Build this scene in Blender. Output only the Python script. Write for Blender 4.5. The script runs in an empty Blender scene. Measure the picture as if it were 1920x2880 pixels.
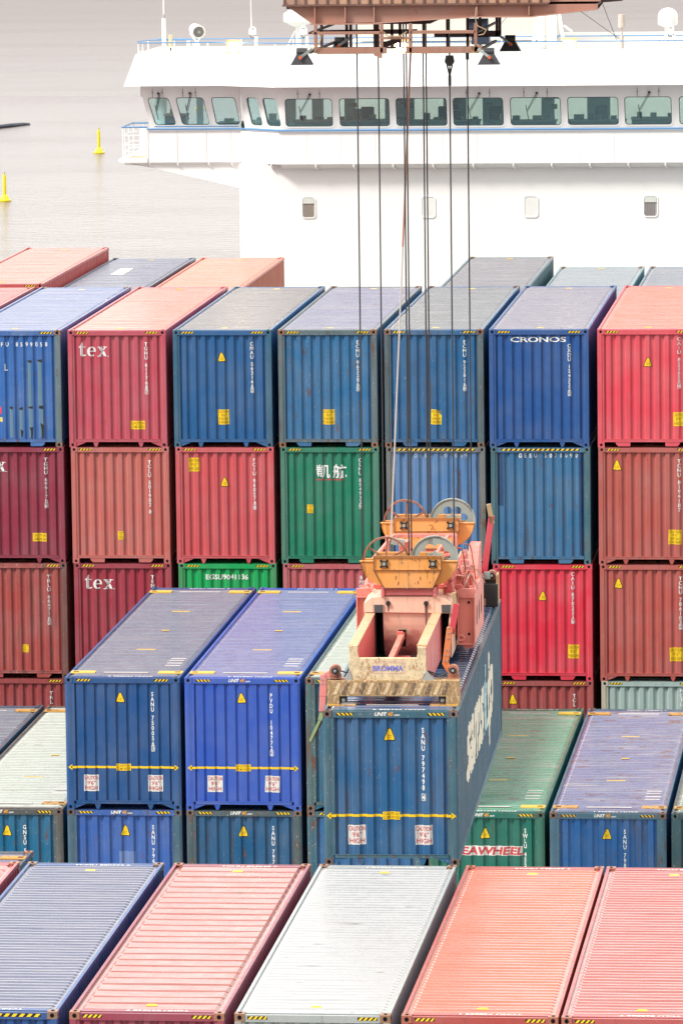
import bpy, bmesh, math, random
from mathutils import Vector, Matrix
R = math.radians
C = bpy.context.scene.collection
scene = bpy.context.scene
random.seed(7)

# ---------------------------------------------------------------- camera, world, sun, exposure
PITCH, YAW, ROLL = R(7.3562), R(6.1388), R(-0.6987)
fwd = Vector((-math.sin(YAW)*math.cos(PITCH), math.cos(YAW)*math.cos(PITCH), -math.sin(PITCH)))
rgt0 = Vector((math.cos(YAW), math.sin(YAW), 0)); up0 = rgt0.cross(fwd)
rgt = rgt0*math.cos(ROLL)+up0*math.sin(ROLL); upv = -rgt0*math.sin(ROLL)+up0*math.cos(ROLL)
cam = bpy.data.cameras.new('camera'); camo = bpy.data.objects.new('camera', cam); C.objects.link(camo)
m = Matrix((rgt, upv, -fwd)).transposed().to_4x4()
m.translation = Vector((21.10794, -133.67957, 12.85299))
camo.matrix_world = m
cam.sensor_fit = 'HORIZONTAL'; cam.sensor_width = 36.0; cam.lens = 36.0*15498.8/1920.0
cam.clip_start = 1.0; cam.clip_end = 20000.0
scene.camera = camo

SUN_EL, SUN_AZ = R(48), R(-125)      # azimuth from +y, clockwise seen from above: front left of the stacks
w = bpy.data.worlds.new('World'); scene.world = w; w.use_nodes = True
nt = w.node_tree; nt.nodes.clear()
out = nt.nodes.new('ShaderNodeOutputWorld'); bg = nt.nodes.new('ShaderNodeBackground')
sky = nt.nodes.new('ShaderNodeTexSky'); sky.sky_type = 'NISHITA'; sky.sun_disc = False
sky.sun_elevation = SUN_EL; sky.sun_rotation = SUN_AZ; sky.air_density = 1.0; sky.dust_density = 2.0
mx = nt.nodes.new('ShaderNodeMix'); mx.data_type = 'RGBA'; mx.inputs[0].default_value = 0.86   # overcast: cloud deck over most of the sky
mx.inputs[7].default_value = (9.35, 9.2, 8.75, 1)
nt.links.new(sky.outputs[0], mx.inputs[6]); # dimming added low behind the camera to darken stack gaps; brighter over open water
wc = nt.nodes.new('ShaderNodeTexCoord'); ws = nt.nodes.new('ShaderNodeSeparateXYZ'); wm = nt.nodes.new('ShaderNodeMath'); wm.operation = 'MULTIPLY_ADD'; wm.inputs[1].default_value = .55
wr = nt.nodes.new('ShaderNodeMapRange'); wr.inputs[1].default_value = -.55; wr.inputs[2].default_value = .5; wr.inputs[3].default_value = .22; wr.inputs[4].default_value = 1.12
wv = nt.nodes.new('ShaderNodeVectorMath'); wv.operation = 'SCALE'
nt.links.new(wc.outputs['Generated'], ws.inputs[0]); nt.links.new(ws.outputs[1], wm.inputs[0]); nt.links.new(ws.outputs[2], wm.inputs[2]); nt.links.new(wm.outputs[0], wr.inputs[0])
nt.links.new(mx.outputs[2], wv.inputs[0]); nt.links.new(wr.outputs[0], wv.inputs['Scale']); nt.links.new(wv.outputs[0], bg.inputs[0]); nt.links.new(bg.outputs[0], out.inputs[0])
bg.inputs[1].default_value = 0.110

sl = bpy.data.lights.new('sun', 'SUN'); sl.energy = 2.5; sl.angle = R(12); sl.color = (1, 0.95, 0.88)
so = bpy.data.objects.new('sun', sl); C.objects.link(so)
sd = Vector((math.sin(SUN_AZ)*math.cos(SUN_EL), math.cos(SUN_AZ)*math.cos(SUN_EL), math.sin(SUN_EL)))
so.rotation_euler = sd.to_track_quat('Z', 'Y').to_euler(); so.location = (0, -40, 60)

scene.view_settings.view_transform = 'Standard'; scene.view_settings.look = 'None'
scene.view_settings.exposure = 0.85; scene.view_settings.gamma = 1.0
scene.render.film_transparent = False
scene.cycles.max_bounces = 4

# ---------------------------------------------------------------- materials
def lin(c): return tuple((x/12.92 if x <= .04045 else ((x+.055)/1.055)**2.4) for x in (v/255 for v in c))
def N(t, k, **kw):
    n = t.nodes.new(k)
    for a, b in kw.items(): setattr(n, a, b)
    return n
MATS = {}
def plain(name, rgb, rough=.5, metal=0., spec=.5, emit=None, bump=0., var=.13):
    if name in MATS: return MATS[name]
    mt = bpy.data.materials.new(name); mt.use_nodes = True; t = mt.node_tree; p = t.nodes['Principled BSDF']
    p.inputs['Roughness'].default_value = rough; p.inputs['Metallic'].default_value = metal
    p.inputs['Specular IOR Level'].default_value = spec
    tc = N(t, 'ShaderNodeTexCoord'); no = N(t, 'ShaderNodeTexNoise'); no.inputs['Scale'].default_value = 3.0; no.inputs['Detail'].default_value = 5
    t.links.new(tc.outputs['Object'], no.inputs['Vector'])
    mix = N(t, 'ShaderNodeMix', data_type='RGBA'); mix.inputs[6].default_value = (*[v*(1-var) for v in rgb], 1); mix.inputs[7].default_value = (*[min(1, v*(1+var*.7)) for v in rgb], 1)
    t.links.new(no.outputs[0], mix.inputs[0]); t.links.new(mix.outputs[2], p.inputs['Base Color'])
    if emit:
        p.inputs['Emission Color'].default_value = (*emit[0], 1); p.inputs['Emission Strength'].default_value = emit[1]
    if bump:
        b = N(t, 'ShaderNodeBump'); b.inputs['Strength'].default_value = bump; b.inputs['Distance'].default_value = .05
        t.links.new(no.outputs[0], b.inputs['Height']); t.links.new(b.outputs[0], p.inputs['Normal'])
    MATS[name] = mt; return mt

GAIN = 1.27
def paint(rgb, rust=.2, rough=.42, kind='wall', gain=None):
    """weathered enamel; rgb is the sRGB look of the front in the photograph, brought down to a base colour"""
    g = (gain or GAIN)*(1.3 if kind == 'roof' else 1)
    key = ('paint', rgb, rust, rough, kind, g)
    if key in MATS: return MATS[key]
    base = tuple(min(.85, v/g) for v in lin(rgb))
    mt = bpy.data.materials.new('weathered_paint'); mt.use_nodes = True; t = mt.node_tree; L = t.links; p = t.nodes['Principled BSDF']
    tc = N(t, 'ShaderNodeTexCoord'); oi = N(t, 'ShaderNodeObjectInfo')
    mul = N(t, 'ShaderNodeVectorMath', operation='SCALE'); mul.inputs[0].default_value = (37, 53, 71)
    L.new(oi.outputs['Random'], mul.inputs['Scale'])
    add = N(t, 'ShaderNodeVectorMath', operation='ADD'); L.new(tc.outputs['Object'], add.inputs[0]); L.new(mul.outputs[0], add.inputs[1])
    def noise(scale, detail=4, vec=(1, 1, 1), ro=.6):
        mp = N(t, 'ShaderNodeMapping'); mp.inputs['Scale'].default_value = vec; L.new(add.outputs[0], mp.inputs[0])
        n = N(t, 'ShaderNodeTexNoise'); n.inputs['Scale'].default_value = scale; n.inputs['Detail'].default_value = detail; n.inputs['Roughness'].default_value = ro
        L.new(mp.outputs[0], n.inputs['Vector']); return n.outputs[0]
    def ramp(src, a, b, lo=0., hi=1.):
        r = N(t, 'ShaderNodeMapRange'); r.inputs[1].default_value = a; r.inputs[2].default_value = b; r.inputs[3].default_value = lo; r.inputs[4].default_value = hi
        L.new(src, r.inputs[0]); return r.outputs[0]
    def mixc(fac, c1, c2):
        x = N(t, 'ShaderNodeMix', data_type='RGBA')
        L.new(fac, x.inputs[0])
        for i, c in ((6, c1), (7, c2)):
            if isinstance(c, tuple): x.inputs[i].default_value = (*c, 1)
            else: L.new(c, x.inputs[i])
        return x.outputs[2]
    lum = sum(base)/3
    faded = tuple(v*.72+lum*.25+.045 for v in base)
    dark = tuple(v*.62+.004 for v in base)
    stretch = (1, 1, .12) if kind == 'wall' else ((.12, 2.2, 1) if kind == 'roof' else (1, 1, .3))
    c = mixc(ramp(noise(1.1, 3), .35, .75, 0, .55+.3*rust), base, faded)
    c = mixc(ramp(noise(5., 5, stretch), .50, .82, 0, (.26+.6*rust if kind != 'roof' else .55*rust)), c, dark)
    if kind == 'roof':      # dust, puddle marks and foot traffic streaked across the ribs
        c = mixc(ramp(noise(1.6, 3, (.35, 1.4, 1)), .55, .74, 0, .75*rust), c, (.34, .31, .29))
        c = mixc(ramp(noise(1.3, 4, (.5, 2.6, 1)), .66, .77, 0, min(1, 1.3*rust)), c, (.06, .05, .05))
    if kind == 'roof': c = mixc(ramp(noise(1.2, 3, (.7, 3.2, 1)), .68, .74, 0, .6), c, (.10, .085, .08))
    if kind != 'roof' and rust > .12: c = mixc(ramp(noise(7, 4, (1, 1, .07)), .64-.1*rust, .72-.1*rust, 0, .25+.5*rust), c, (.085, .06, .05))
    if rust > 0:
        m1 = ramp(noise(6.5, 6, (1, 1, .3) if kind != 'roof' else (.3, 1.6, 1)), .70-.13*rust, .76-.13*rust, 0, .35+.55*rust)
        rc = mixc(ramp(noise(22, 4), .35, .65), (.055, .026, .018), (.19, .075, .035))
        c = mixc(m1, c, rc)
        v = ramp(noise(30, 3, (1, 1, .55)), .705-.05*rust, .725-.05*rust, 0, min(1, .9*rust)*(.3 if kind == 'roof' else 1))
        c = mixc(v, c, (.55, .47, .40))
    L.new(c, p.inputs['Base Color'])
    rr = ramp(noise(4, 4), .3, .7, rough-.07, rough+.13); L.new(rr, p.inputs['Roughness'])
    p.inputs['Specular IOR Level'].default_value = .8 if kind == 'roof' else .4
    p.inputs['Coat Weight'].default_value = {'roof': .42, 'post': .35}.get(kind, 0.); p.inputs['Coat Roughness'].default_value = .16
    b = N(t, 'ShaderNodeBump'); b.inputs['Strength'].default_value = .05 if kind == 'roof' else .18; b.inputs['Distance'].default_value = .03
    L.new(noise(2.4, 2, (1, 1, .6) if kind != 'roof' else (.5, 1, 1)), b.inputs['Height']); L.new(b.outputs[0], p.inputs['Normal'])
    MATS[key] = mt; return mt


def scraped(name, base, chips, grime, amt=.5):
    """thick old paint knocked off in small flakes"""
    mt = bpy.data.materials.new(name); mt.use_nodes = True; t = mt.node_tree; L = t.links; p = t.nodes['Principled BSDF']; tc = N(t, 'ShaderNodeTexCoord')
    def nz(sc, vec, d=6):
        mp = N(t, 'ShaderNodeMapping'); mp.inputs['Scale'].default_value = vec; mp.inputs['Rotation'].default_value = (0, .5, 0); L.new(tc.outputs['Object'], mp.inputs[0])
        n = N(t, 'ShaderNodeTexNoise'); n.inputs['Scale'].default_value = sc; n.inputs['Detail'].default_value = d; n.inputs['Roughness'].default_value = .7; L.new(mp.outputs[0], n.inputs['Vector']); return n.outputs[0]
    def step(src, a, b_):
        r = N(t, 'ShaderNodeMapRange'); r.inputs[1].default_value = a; r.inputs[2].default_value = b_; L.new(src, r.inputs[0]); return r.outputs[0]
    def mix(f, c1, c2):
        x = N(t, 'ShaderNodeMix', data_type='RGBA'); L.new(f, x.inputs[0])
        for i, c in ((6, c1), (7, c2)):
            if isinstance(c, tuple): x.inputs[i].default_value = (*c, 1)
            else: L.new(c, x.inputs[i])
        return x.outputs[2]
    c = mix(step(nz(7, (1, 1, 1)), .40, .62), base, tuple(v*.72 for v in base))
    c = mix(step(nz(13, (1.6, 1, .7)), .58-.12*amt, .62-.12*amt), c, chips)
    c = mix(step(nz(19, (.8, 1, 1.5)), .66-.10*amt, .69-.10*amt), c, grime)
    L.new(c, p.inputs['Base Color']); p.inputs['Roughness'].default_value = .65
    b = N(t, 'ShaderNodeBump'); b.inputs['Strength'].default_value = .5; b.inputs['Distance'].default_value = .01; L.new(nz(16, (1, 1, 1)), b.inputs['Height']); L.new(b.outputs[0], p.inputs['Normal'])
    return mt

DARK = plain('casting_hole_dark', (.006, .006, .008), .9, spec=.1)
CREAM = plain('stencil_white', (.74, .74, .72), .55)
CREAM_OLD = plain('stencil_white_worn', (.36, .42, .46), .6)
YEL = plain('label_yellow', (.78, .52, .012), .5)
YEL_OLD = plain('roof_marking_yellow', (.62, .40, .06), .5)
BLK = plain('label_black', (.012, .012, .012), .5)
LABTXT = plain('label_text_brown', (.34, .20, .01), .6)
WHT = plain('label_white', (.68, .66, .64), .5)
REDT = plain('label_red', (.50, .05, .06), .5)
ORT = plain('lettering_orange', (.75, .33, .03), .5)

# ---------------------------------------------------------------- mesh helpers
class MB:
    def __init__(s): s.v = []; s.f = []; s.m = []
    def quad(s, pts, mi=0):
        i = len(s.v); s.v += [tuple(p) for p in pts]; s.f.append(tuple(range(i, i+len(pts)))); s.m.append(mi); return s
    def box(s, x0, x1, y0, y1, z0, z1, mi=0):
        if x0 > x1: x0, x1 = x1, x0
        if y0 > y1: y0, y1 = y1, y0
        if z0 > z1: z0, z1 = z1, z0
        i = len(s.v)
        s.v += [(x0, y0, z0), (x1, y0, z0), (x1, y1, z0), (x0, y1, z0), (x0, y0, z1), (x1, y0, z1), (x1, y1, z1), (x0, y1, z1)]
        for f in ((0, 3, 2, 1), (4, 5, 6, 7), (0, 1, 5, 4), (1, 2, 6, 5), (2, 3, 7, 6), (3, 0, 4, 7)):
            s.f.append(tuple(i+k for k in f)); s.m.append(mi)
        return s
    def prism(s, poly, a, b, axis='y', mi=0):
        """poly: 2D points; extruded from a to b along axis"""
        def P(u, v, t): return {'y': (u, t, v), 'x': (t, u, v), 'z': (u, v, t)}[axis]
        n = len(poly); i = len(s.v)
        s.v += [P(u, v, a) for u, v in poly]+[P(u, v, b) for u, v in poly]
        s.f.append(tuple(range(i, i+n))); s.f.append(tuple(range(i+2*n-1, i+n-1, -1))); s.m += [mi, mi]
        for k in range(n): s.f.append((i+k, i+n+k, i+n+(k+1) % n, i+(k+1) % n)); s.m.append(mi)
        return s
    def cyl(s, p0, p1, r, r1=None, n=14, mi=0, caps=True):
        p0, p1 = Vector(p0), Vector(p1); r1 = r if r1 is None else r1
        d = (p1-p0).normalized(); a = d.orthogonal().normalized(); b = d.cross(a); i = len(s.v)
        for p, q in ((p0, r), (p1, r1)):
            for k in range(n):
                t = 2*math.pi*k/n; s.v.append(tuple(p+a*math.cos(t)*q+b*math.sin(t)*q))
        for k in range(n): s.f.append((i+k, i+(k+1) % n, i+n+(k+1) % n, i+n+k)); s.m.append(mi)
        if caps: s.f.append(tuple(range(i+n-1, i-1, -1))); s.f.append(tuple(range(i+n, i+2*n))); s.m += [mi, mi]
        return s
    def tube(s, pts, r, n=8, mi=0):
        for a, b in zip(pts, pts[1:]): s.cyl(a, b, r, n=n, mi=mi)
        return s
    def bar(s, p0, p1, w, h, mi=0, upd=(0, 0, 1)):
        p0, p1 = Vector(p0), Vector(p1); d = (p1-p0).normalized(); u = Vector(upd)
        a = d.cross(u)
        if a.length < 1e-3: a = d.cross(Vector((0, 1, 0)))
        a.normalize(); b = a.cross(d).normalized(); i = len(s.v)
        for p in (p0, p1):
            for sx, sz in ((-1, -1), (1, -1), (1, 1), (-1, 1)): s.v.append(tuple(p+a*sx*w/2+b*sz*h/2))
        for f in ((0, 1, 2, 3), (7, 6, 5, 4), (0, 4, 5, 1), (1, 5, 6, 2), (2, 6, 7, 3), (3, 7, 4, 0)):
            s.f.append(tuple(i+k for k in f)); s.m.append(mi)
        return s
    def lathe(s, prof, c, axis='z', n=24, mi=0):
        i = len(s.v); k = len(prof)
        for j in range(n):
            t = 2*math.pi*j/n
            for r, h in prof:
                u, v = r*math.cos(t), r*math.sin(t)
                s.v.append({'z': (c[0]+u, c[1]+v, c[2]+h), 'y': (c[0]+u, c[1]+h, c[2]+v), 'x': (c[0]+h, c[1]+u, c[2]+v)}[axis])
        for j in range(n):
            for q in range(k-1):
                s.f.append((i+j*k+q, i+((j+1) % n)*k+q, i+((j+1) % n)*k+q+1, i+j*k+q+1)); s.m.append(mi)
        return s
    def mesh(s, name, mats, smooth=False, fix=True):
        me = bpy.data.meshes.new(name); me.from_pydata(s.v, [], s.f)
        for mt in mats: me.materials.append(mt)
        me.polygons.foreach_set('material_index', s.m)
        if fix:
            bm = bmesh.new(); bm.from_mesh(me); bmesh.ops.recalc_face_normals(bm, faces=bm.faces); bm.to_mesh(me); bm.free()
        if smooth:
            me.polygons.foreach_set('use_smooth', [True]*len(me.polygons))
            me.set_sharp_from_angle(angle=R(38))
        me.update(); return me
def link(name, me, parent=None, mat=None, loc=None):
    o = bpy.data.objects.new(name, me); C.objects.link(o)
    if parent: o.parent = parent
    if loc: o.location = loc
    if mat:
        for i, mm in enumerate(mat if isinstance(mat, (list, tuple)) else [mat]):
            if len(me.materials) <= i: me.materials.append(mm)
            o.material_slots[i].link = 'OBJECT'; o.material_slots[i].material = mm
    return o
def part(name, mb, mats, parent, smooth=False, bevel=0):
    if not isinstance(mats, (list, tuple)): mats = [mats]
    o = link(name, mb.mesh(name, mats, smooth), parent)
    if bevel:
        b = o.modifiers.new('bevel', 'BEVEL'); b.width = bevel; b.segments = 2; b.limit_method = 'ANGLE'; b.angle_limit = R(40)
    return o
def thing(name, label, cat, loc=(0, 0, 0), rot=(0, 0, 0), group=None):
    o = bpy.data.objects.new(name, None); C.objects.link(o); o.location = loc; o.rotation_euler = rot
    o.empty_display_size = .3; o['label'] = label; o['category'] = cat
    if group: o['group'] = group
    return o
def structure(name, mb, mats, smooth=False):
    o = part(name, mb, mats, None, smooth); o['kind'] = 'structure'; return o

# text as a flat mesh in (x, z): returns a bmesh with y = 0
def text_bm(s, height, x=0, z=0, align='LEFT', sx=1., bold=0., shear=0., line=1.):
    cu = bpy.data.curves.new('t', 'FONT'); cu.body = s; cu.size = height/.70; cu.align_x = align; cu.offset = bold*height
    cu.shear = shear; cu.space_line = line; cu.resolution_u = 3; cu.fill_mode = 'FRONT'
    ob = bpy.data.objects.new('t', cu); C.objects.link(ob)
    bpy.context.view_layer.update()
    me = bpy.data.meshes.new_from_object(ob.evaluated_get(bpy.context.evaluated_depsgraph_get()))
    bpy.data.objects.remove(ob); bpy.data.curves.remove(cu)
    bm = bmesh.new(); bm.from_mesh(me); bpy.data.meshes.remove(me)
    for v in bm.verts: v.co = (x+v.co.x*sx, 0, z+v.co.y)
    return bm
def poly_bm(polys):
    bm = bmesh.new()
    for p in polys: bm.faces.new([bm.verts.new((x, 0, z)) for x, z in p])
    return bm
def join_bm(dst, src, mi=0):
    me = bpy.data.meshes.new('j'); 
    for f in src.faces: f.material_index = mi
    src.to_mesh(me); src.free(); dst.from_mesh(me); bpy.data.meshes.remove(me); return dst

class Prof:
    """vertical corrugation of a wall between u0 and u1; depth d(u) measured inwards"""
    def __init__(s, u0, u1, period, outer, slope, depth):
        n = max(1, round((u1-u0)/period)); per = (u1-u0)/n; inner = per-outer-2*slope
        s.pts = [(u0, 0.)]; u = u0
        for k in range(n):
            a = u+inner/2 if k else u+inner/2
            s.pts += [(u, depth) if k else (u0+.001, depth), (u+inner/2, depth), (u+inner/2+slope, 0.), (u+inner/2+slope+outer, 0.), (u+inner/2+2*slope+outer, depth)]
            u += per
        s.pts += [(u1-.001, depth), (u1, 0.)]
        q = []
        for p in s.pts:
            if not q or p[0] > q[-1][0]+1e-6: q.append(p)
        s.pts = q; s.u0 = u0; s.u1 = u1
    def d(s, u):
        if u <= s.u0 or u >= s.u1: return 0.
        for (a, da), (b, db) in zip(s.pts, s.pts[1:]):
            if a <= u <= b: return da+(db-da)*(u-a)/(b-a)
        return 0.
DR = [0., 0., 0.]      # crooked sticking of the label being made: angle and centre
drnd = random.Random(21)
def conform(bm, prof, y0, eps):
    if DR[0]:
        c_, s_ = math.cos(DR[0]), math.sin(DR[0])
        for v in bm.verts:
            u, w_ = v.co.x-DR[1], v.co.z-DR[2]; v.co.x = DR[1]+u*c_-w_*s_; v.co.z = DR[2]+u*s_+w_*c_
    xs = [v.co.x for v in bm.verts]
    if prof and xs:
        lo, hi = min(xs), max(xs)
        for u, _ in prof.pts:
            if lo < u < hi:
                bmesh.ops.bisect_plane(bm, geom=bm.verts[:]+bm.edges[:]+bm.faces[:], plane_co=(u, 0, 0), plane_no=(1, 0, 0), dist=1e-5)
    for v in bm.verts: v.co.y = y0+(prof.d(v.co.x) if prof else 0)-eps
    return bm
def bm_obj(name, bm, mats, parent):
    me = bpy.data.meshes.new(name)
    for f in bm.faces:
        f.normal_update()
        if f.normal.y > 0: f.normal_flip()
    bm.to_mesh(me); bm.free()
    for mt in mats: me.materials.append(mt)
    return link(name, me, parent)

# ---------------------------------------------------------------- shipping containers
H = 2.896
MESH = {}
def cached(key, fn):
    if key not in MESH: MESH[key] = fn()
    return MESH[key]
def casting_mesh(top):
    b = MB(); hx, hy, hz = .162, .178, .118
    b.box(0, hx, 0, hy, 0, hz)
    def oval(cx, cz, rx, rz, y): return [(cx+rx*math.cos(t)*(1 if abs(math.cos(t)) < .7 else 1), y, cz+rz*math.sin(t)) for t in [2*math.pi*k/12 for k in range(12)]]
    for y in (-.003, hy+.003): b.quad(oval(hx/2, hz/2, .034, .036, y), 1)
    for x in (-.003, hx+.003): b.quad([(x, p[0]+.008, p[2]) for p in oval(hx/2, hz/2, .036, .028, 0)], 1)
    z = hz+.003 if top else -.003
    b.quad([(p[0], p[2]+.03, z) for p in oval(hx/2, hz/2, .03, .05, 0)], 1)
    return b.mesh('corner_casting', [DARK, DARK])
def end_wall_mesh(W, prof, z0, z1, y):
    b = MB()
    for (a, da), (c, dc) in zip(prof.pts, prof.pts[1:]): b.quad([(a, y+da, z0), (c, y+dc, z0), (c, y+dc, z1), (a, y+da, z1)])
    return b.mesh('end_wall', [DARK], fix=False)
def side_wall_mesh(L, side, W):
    pr = Prof(.1, L-.1, .278, .072, .068, .036); b = MB()
    x = (lambda d: W-.012-d) if side > 0 else (lambda d: .012+d)
    for (a, da), (c, dc) in zip(pr.pts, pr.pts[1:]): b.quad([(x(da), a, .16), (x(dc), c, .16), (x(dc), c, H-.06), (x(da), a, H-.06)])
    return b.mesh('side_wall', [DARK], fix=False)
def roof_mesh(W, L, style, seed):
    rnd = random.Random(seed); b = MB(); zt = H-.012; y0, y1 = .12, L-.12
    per, gap, dep = {'fine': (.209, .085, .026), 'panel': (.45, .075, .034), 'mid': (.26, .10, .030)}[style]
    if style == 'panel': x0, x1 = .14, W-.14
    else: x0, x1 = .11, W-.11
    # plate
    b.quad([(.05, y0, zt-dep), (W-.05, y0, zt-dep), (W-.05, y1, zt-dep), (.05, y1, zt-dep)])
    n = int((y1-y0-.3)/per); per = (y1-y0-.3)/n
    for k in range(n):
        a = y0+.15+k*per+gap/2; c = a+per-gap; s = .022; e = .05
        dz = rnd.uniform(-.006, .004); sk = rnd.uniform(-.006, .006)
        N_ = 7; cols = []
        for j in range(N_+1):
            u = j/N_; x = x0+e+(x1-x0-2*e)*u
            wv = dz*math.sin(math.pi*u)+rnd.uniform(-.0022, .0022)*(0 < j < N_)
            cols.append([(x, a+sk*u, zt-dep+.001), (x, a+s+sk*u, zt+wv), (x, c-s+sk*u, zt+wv), (x, c+sk*u, zt-dep+.001)])
        i = len(b.v)
        for col in cols: b.v += col
        for j in range(N_):
            for q in range(3): b.f.append((i+4*j+q, i+4*j+4+q, i+4*j+5+q, i+4*j+1+q)); b.m.append(0)
        # sloped ends
        for col, xe in ((cols[0], x0), (cols[-1], x1)):
            m_ = (xe, (a+c)/2, zt-dep+.001)
            b.quad([col[0], col[1], (xe, a+s, zt-dep+.001)]); b.quad([col[1], col[2], (xe, c-s, zt-dep+.001), (xe, a+s, zt-dep+.001)]); b.quad([col[2], col[3], (xe, c-s, zt-dep+.001)])
    me = b.mesh('roof', [DARK], fix=False)
    bm = bmesh.new(); bm.from_mesh(me)
    for f in bm.faces:
        f.normal_update()
        if f.normal.z < 0: f.normal_flip()
    bm.to_mesh(me); bm.free(); return me
def frame_mesh(W, L, long):
    b = MB(); cw = .162
    for y, d in ((.012, .06), (L-.072, .06)):
        b.box(cw, W-cw, y, y+d, H-.118, H-.018)           # headers
        b.box(cw, W-cw, y, y+d+.04, .125, .185)           # sills
        b.box(cw, W-cw, y-.006, y+.02, .185, .198)
        b.box(cw, W-cw, y-.006, y+.02, H-.128, H-.118)
    for x in (0, W-.06): b.box(x+.004, x+.056, .178, L-.178, H-.07, H-.004)
    for x in (.004, W-.064): b.box(x, x+.06, .178, L-.178, .03, .16)
    b.box(.1, W-.1, .1, L-.1, .155, .17)                  # floor underside
    for y0 in (.13, L-.28): b.box(.162, W-.162, y0, y0+.15, H-.03, H-.012)   # roof header plates
    return b.mesh('frame', [DARK])
def post_mesh(long):
    b = MB()
    if long: b.prism([(0, .03), (.05, 0), (.105, 0), (.15, .012), (.205, .012), (.205, .12), (0, .12)], .118, H-.118, 'z')
    else: b.prism([(0, .012), (.012, 0), (.10, 0), (.12, .02), (.158, .02), (.158, .11), (0, .11)], .118, H-.118, 'z')
    return b.mesh('corner_post', [DARK])
def skirt(style, W, y):
    cw = .16; out_ = []
    if style == 'tab':
        out_ += [MB().prism([(cw, .125), (cw+.28, .125), (cw, .01)], y, y+.012), MB().prism([(W-cw, .125), (W-cw-.28, .125), (W-cw, .01)], y, y+.012)]
        for c in (.27*W, .73*W): out_.append(MB().prism([(c-.07, .125), (c+.07, .125), (c+.025, .005), (c-.025, .005)], y, y+.05))
    else:
        for c, s in ((.245*W, 1), (.755*W, -1)):
            a = [(-.17, .125), (.20, .125), (.19, .02), (-.1, .02), (-.15, .07)]
            if s < 0: a = [(-u, v) for u, v in a][::-1]
            out_.append(MB().prism([(c+u, v) for u, v in a], y, y+.05))
    return out_
def hazard_bm(x0, x1, z0, z1, slant=1, nb=4, full=False):
    bm = poly_bm([[(x0, z0), (x1, z0), (x1, z1), (x0, z1)]]); h = z1-z0
    p = (x1-x0)/nb; s = h*.9*slant
    ys = []
    for k in range(nb):
        a = x0+k*p+.008; c = a+p*.52
        if slant > 0: q = [(a, z0), (c, z0), (min(c+s, x1), z1), (a+s, z1)]
        else: q = [(a, z1), (c, z1), (min(c-s, x1), z0), (a-s, z0)]
        q = [(min(max(u, x0), x1), v) for u, v in q]
        ys.append(q)
    return bm, poly_bm(ys)
def tri_poly(cx, zt, h, w, grow=0):
    pts = []
    for k in range(5):
        t = R(150-k*30); pts.append((cx+(.03+grow)*math.cos(t)*w/.2, zt-.03+(.03+grow)*math.sin(t)))
    pts += [(cx+w/2+grow, zt-h+.035), (cx+w/2+grow*1.2, zt-h-grow), (cx-w/2-grow*1.2, zt-h-grow), (cx-w/2-grow, zt-h+.035)]
    return pts
# serif letters t, e, x drawn on a 10 unit grid
def logo_tex(x, zt, s):
    P = []
    def add(pts, ox): P.append([(x+(ox+a)*s, zt-14*s+b*s) for a, b in pts])
    add([(3, 14), (3.9, 14), (3.9, 9.6), (6.3, 9.6), (6.3, 8.9), (3.9, 8.9), (3.9, 8.0), (1.4, 8.0), (1.4, 8.9), (0, 8.9), (0, 9.6), (1.6, 10.8)], 0)
    add([(1.4, 8.0), (3.9, 8.0), (3.9, 2.4), (4.5, 1.5), (5.6, 1.5), (6.8, 2.1), (6.9, 1.4), (5.6, .3), (3.9, 0), (2.2, .4), (1.4, 1.6)], 0)
    # e as ring pieces
    ox = 8.3; cx, cy, ro, ri = 4.2, 4.9, 4.9, 2.5
    ring = []
    for k in range(0, 13):
        t = R(0+k*25.5); ring.append((t,))
    for k in range(12):
        t0, t1 = ring[k][0], ring[k+1][0]
        add([(cx+ro*.9*math.cos(t0), cy+ro*math.sin(t0)), (cx+ro*.9*math.cos(t1), cy+ro*math.sin(t1)), (cx+(ri)*.82*math.cos(t1)+(.3), cy+3.7*math.sin(t1)), (cx+ri*.82*math.cos(t0)+.3, cy+3.7*math.sin(t0))], ox)
    add([(2.2, 4.6), (8.5, 4.6), (8.5, 5.6), (2.2, 5.6)], ox)
    ox = 18.6
    add([(.6, 9.6), (3.6, 9.6), (9.0, 0), (5.9, 0)], ox); add([(6.6, 9.2), (7.9, 9.2), (2.5, .4), (1.1, .4)], ox)
    for a, b in ((0, 9.0), (5.3, 9.0)): add([(a, b), (a+4.2, b), (a+4.2, b+.7), (a, b+.7)], ox)
    for a in (-.3, 5.4): add([(a, 0), (a+4.3, 0), (a+4.3, .7), (a, .7)], ox)
    add([(10.3, 0), (11, 0), (11, .7), (10.3, .7)], ox)
    return P

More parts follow.
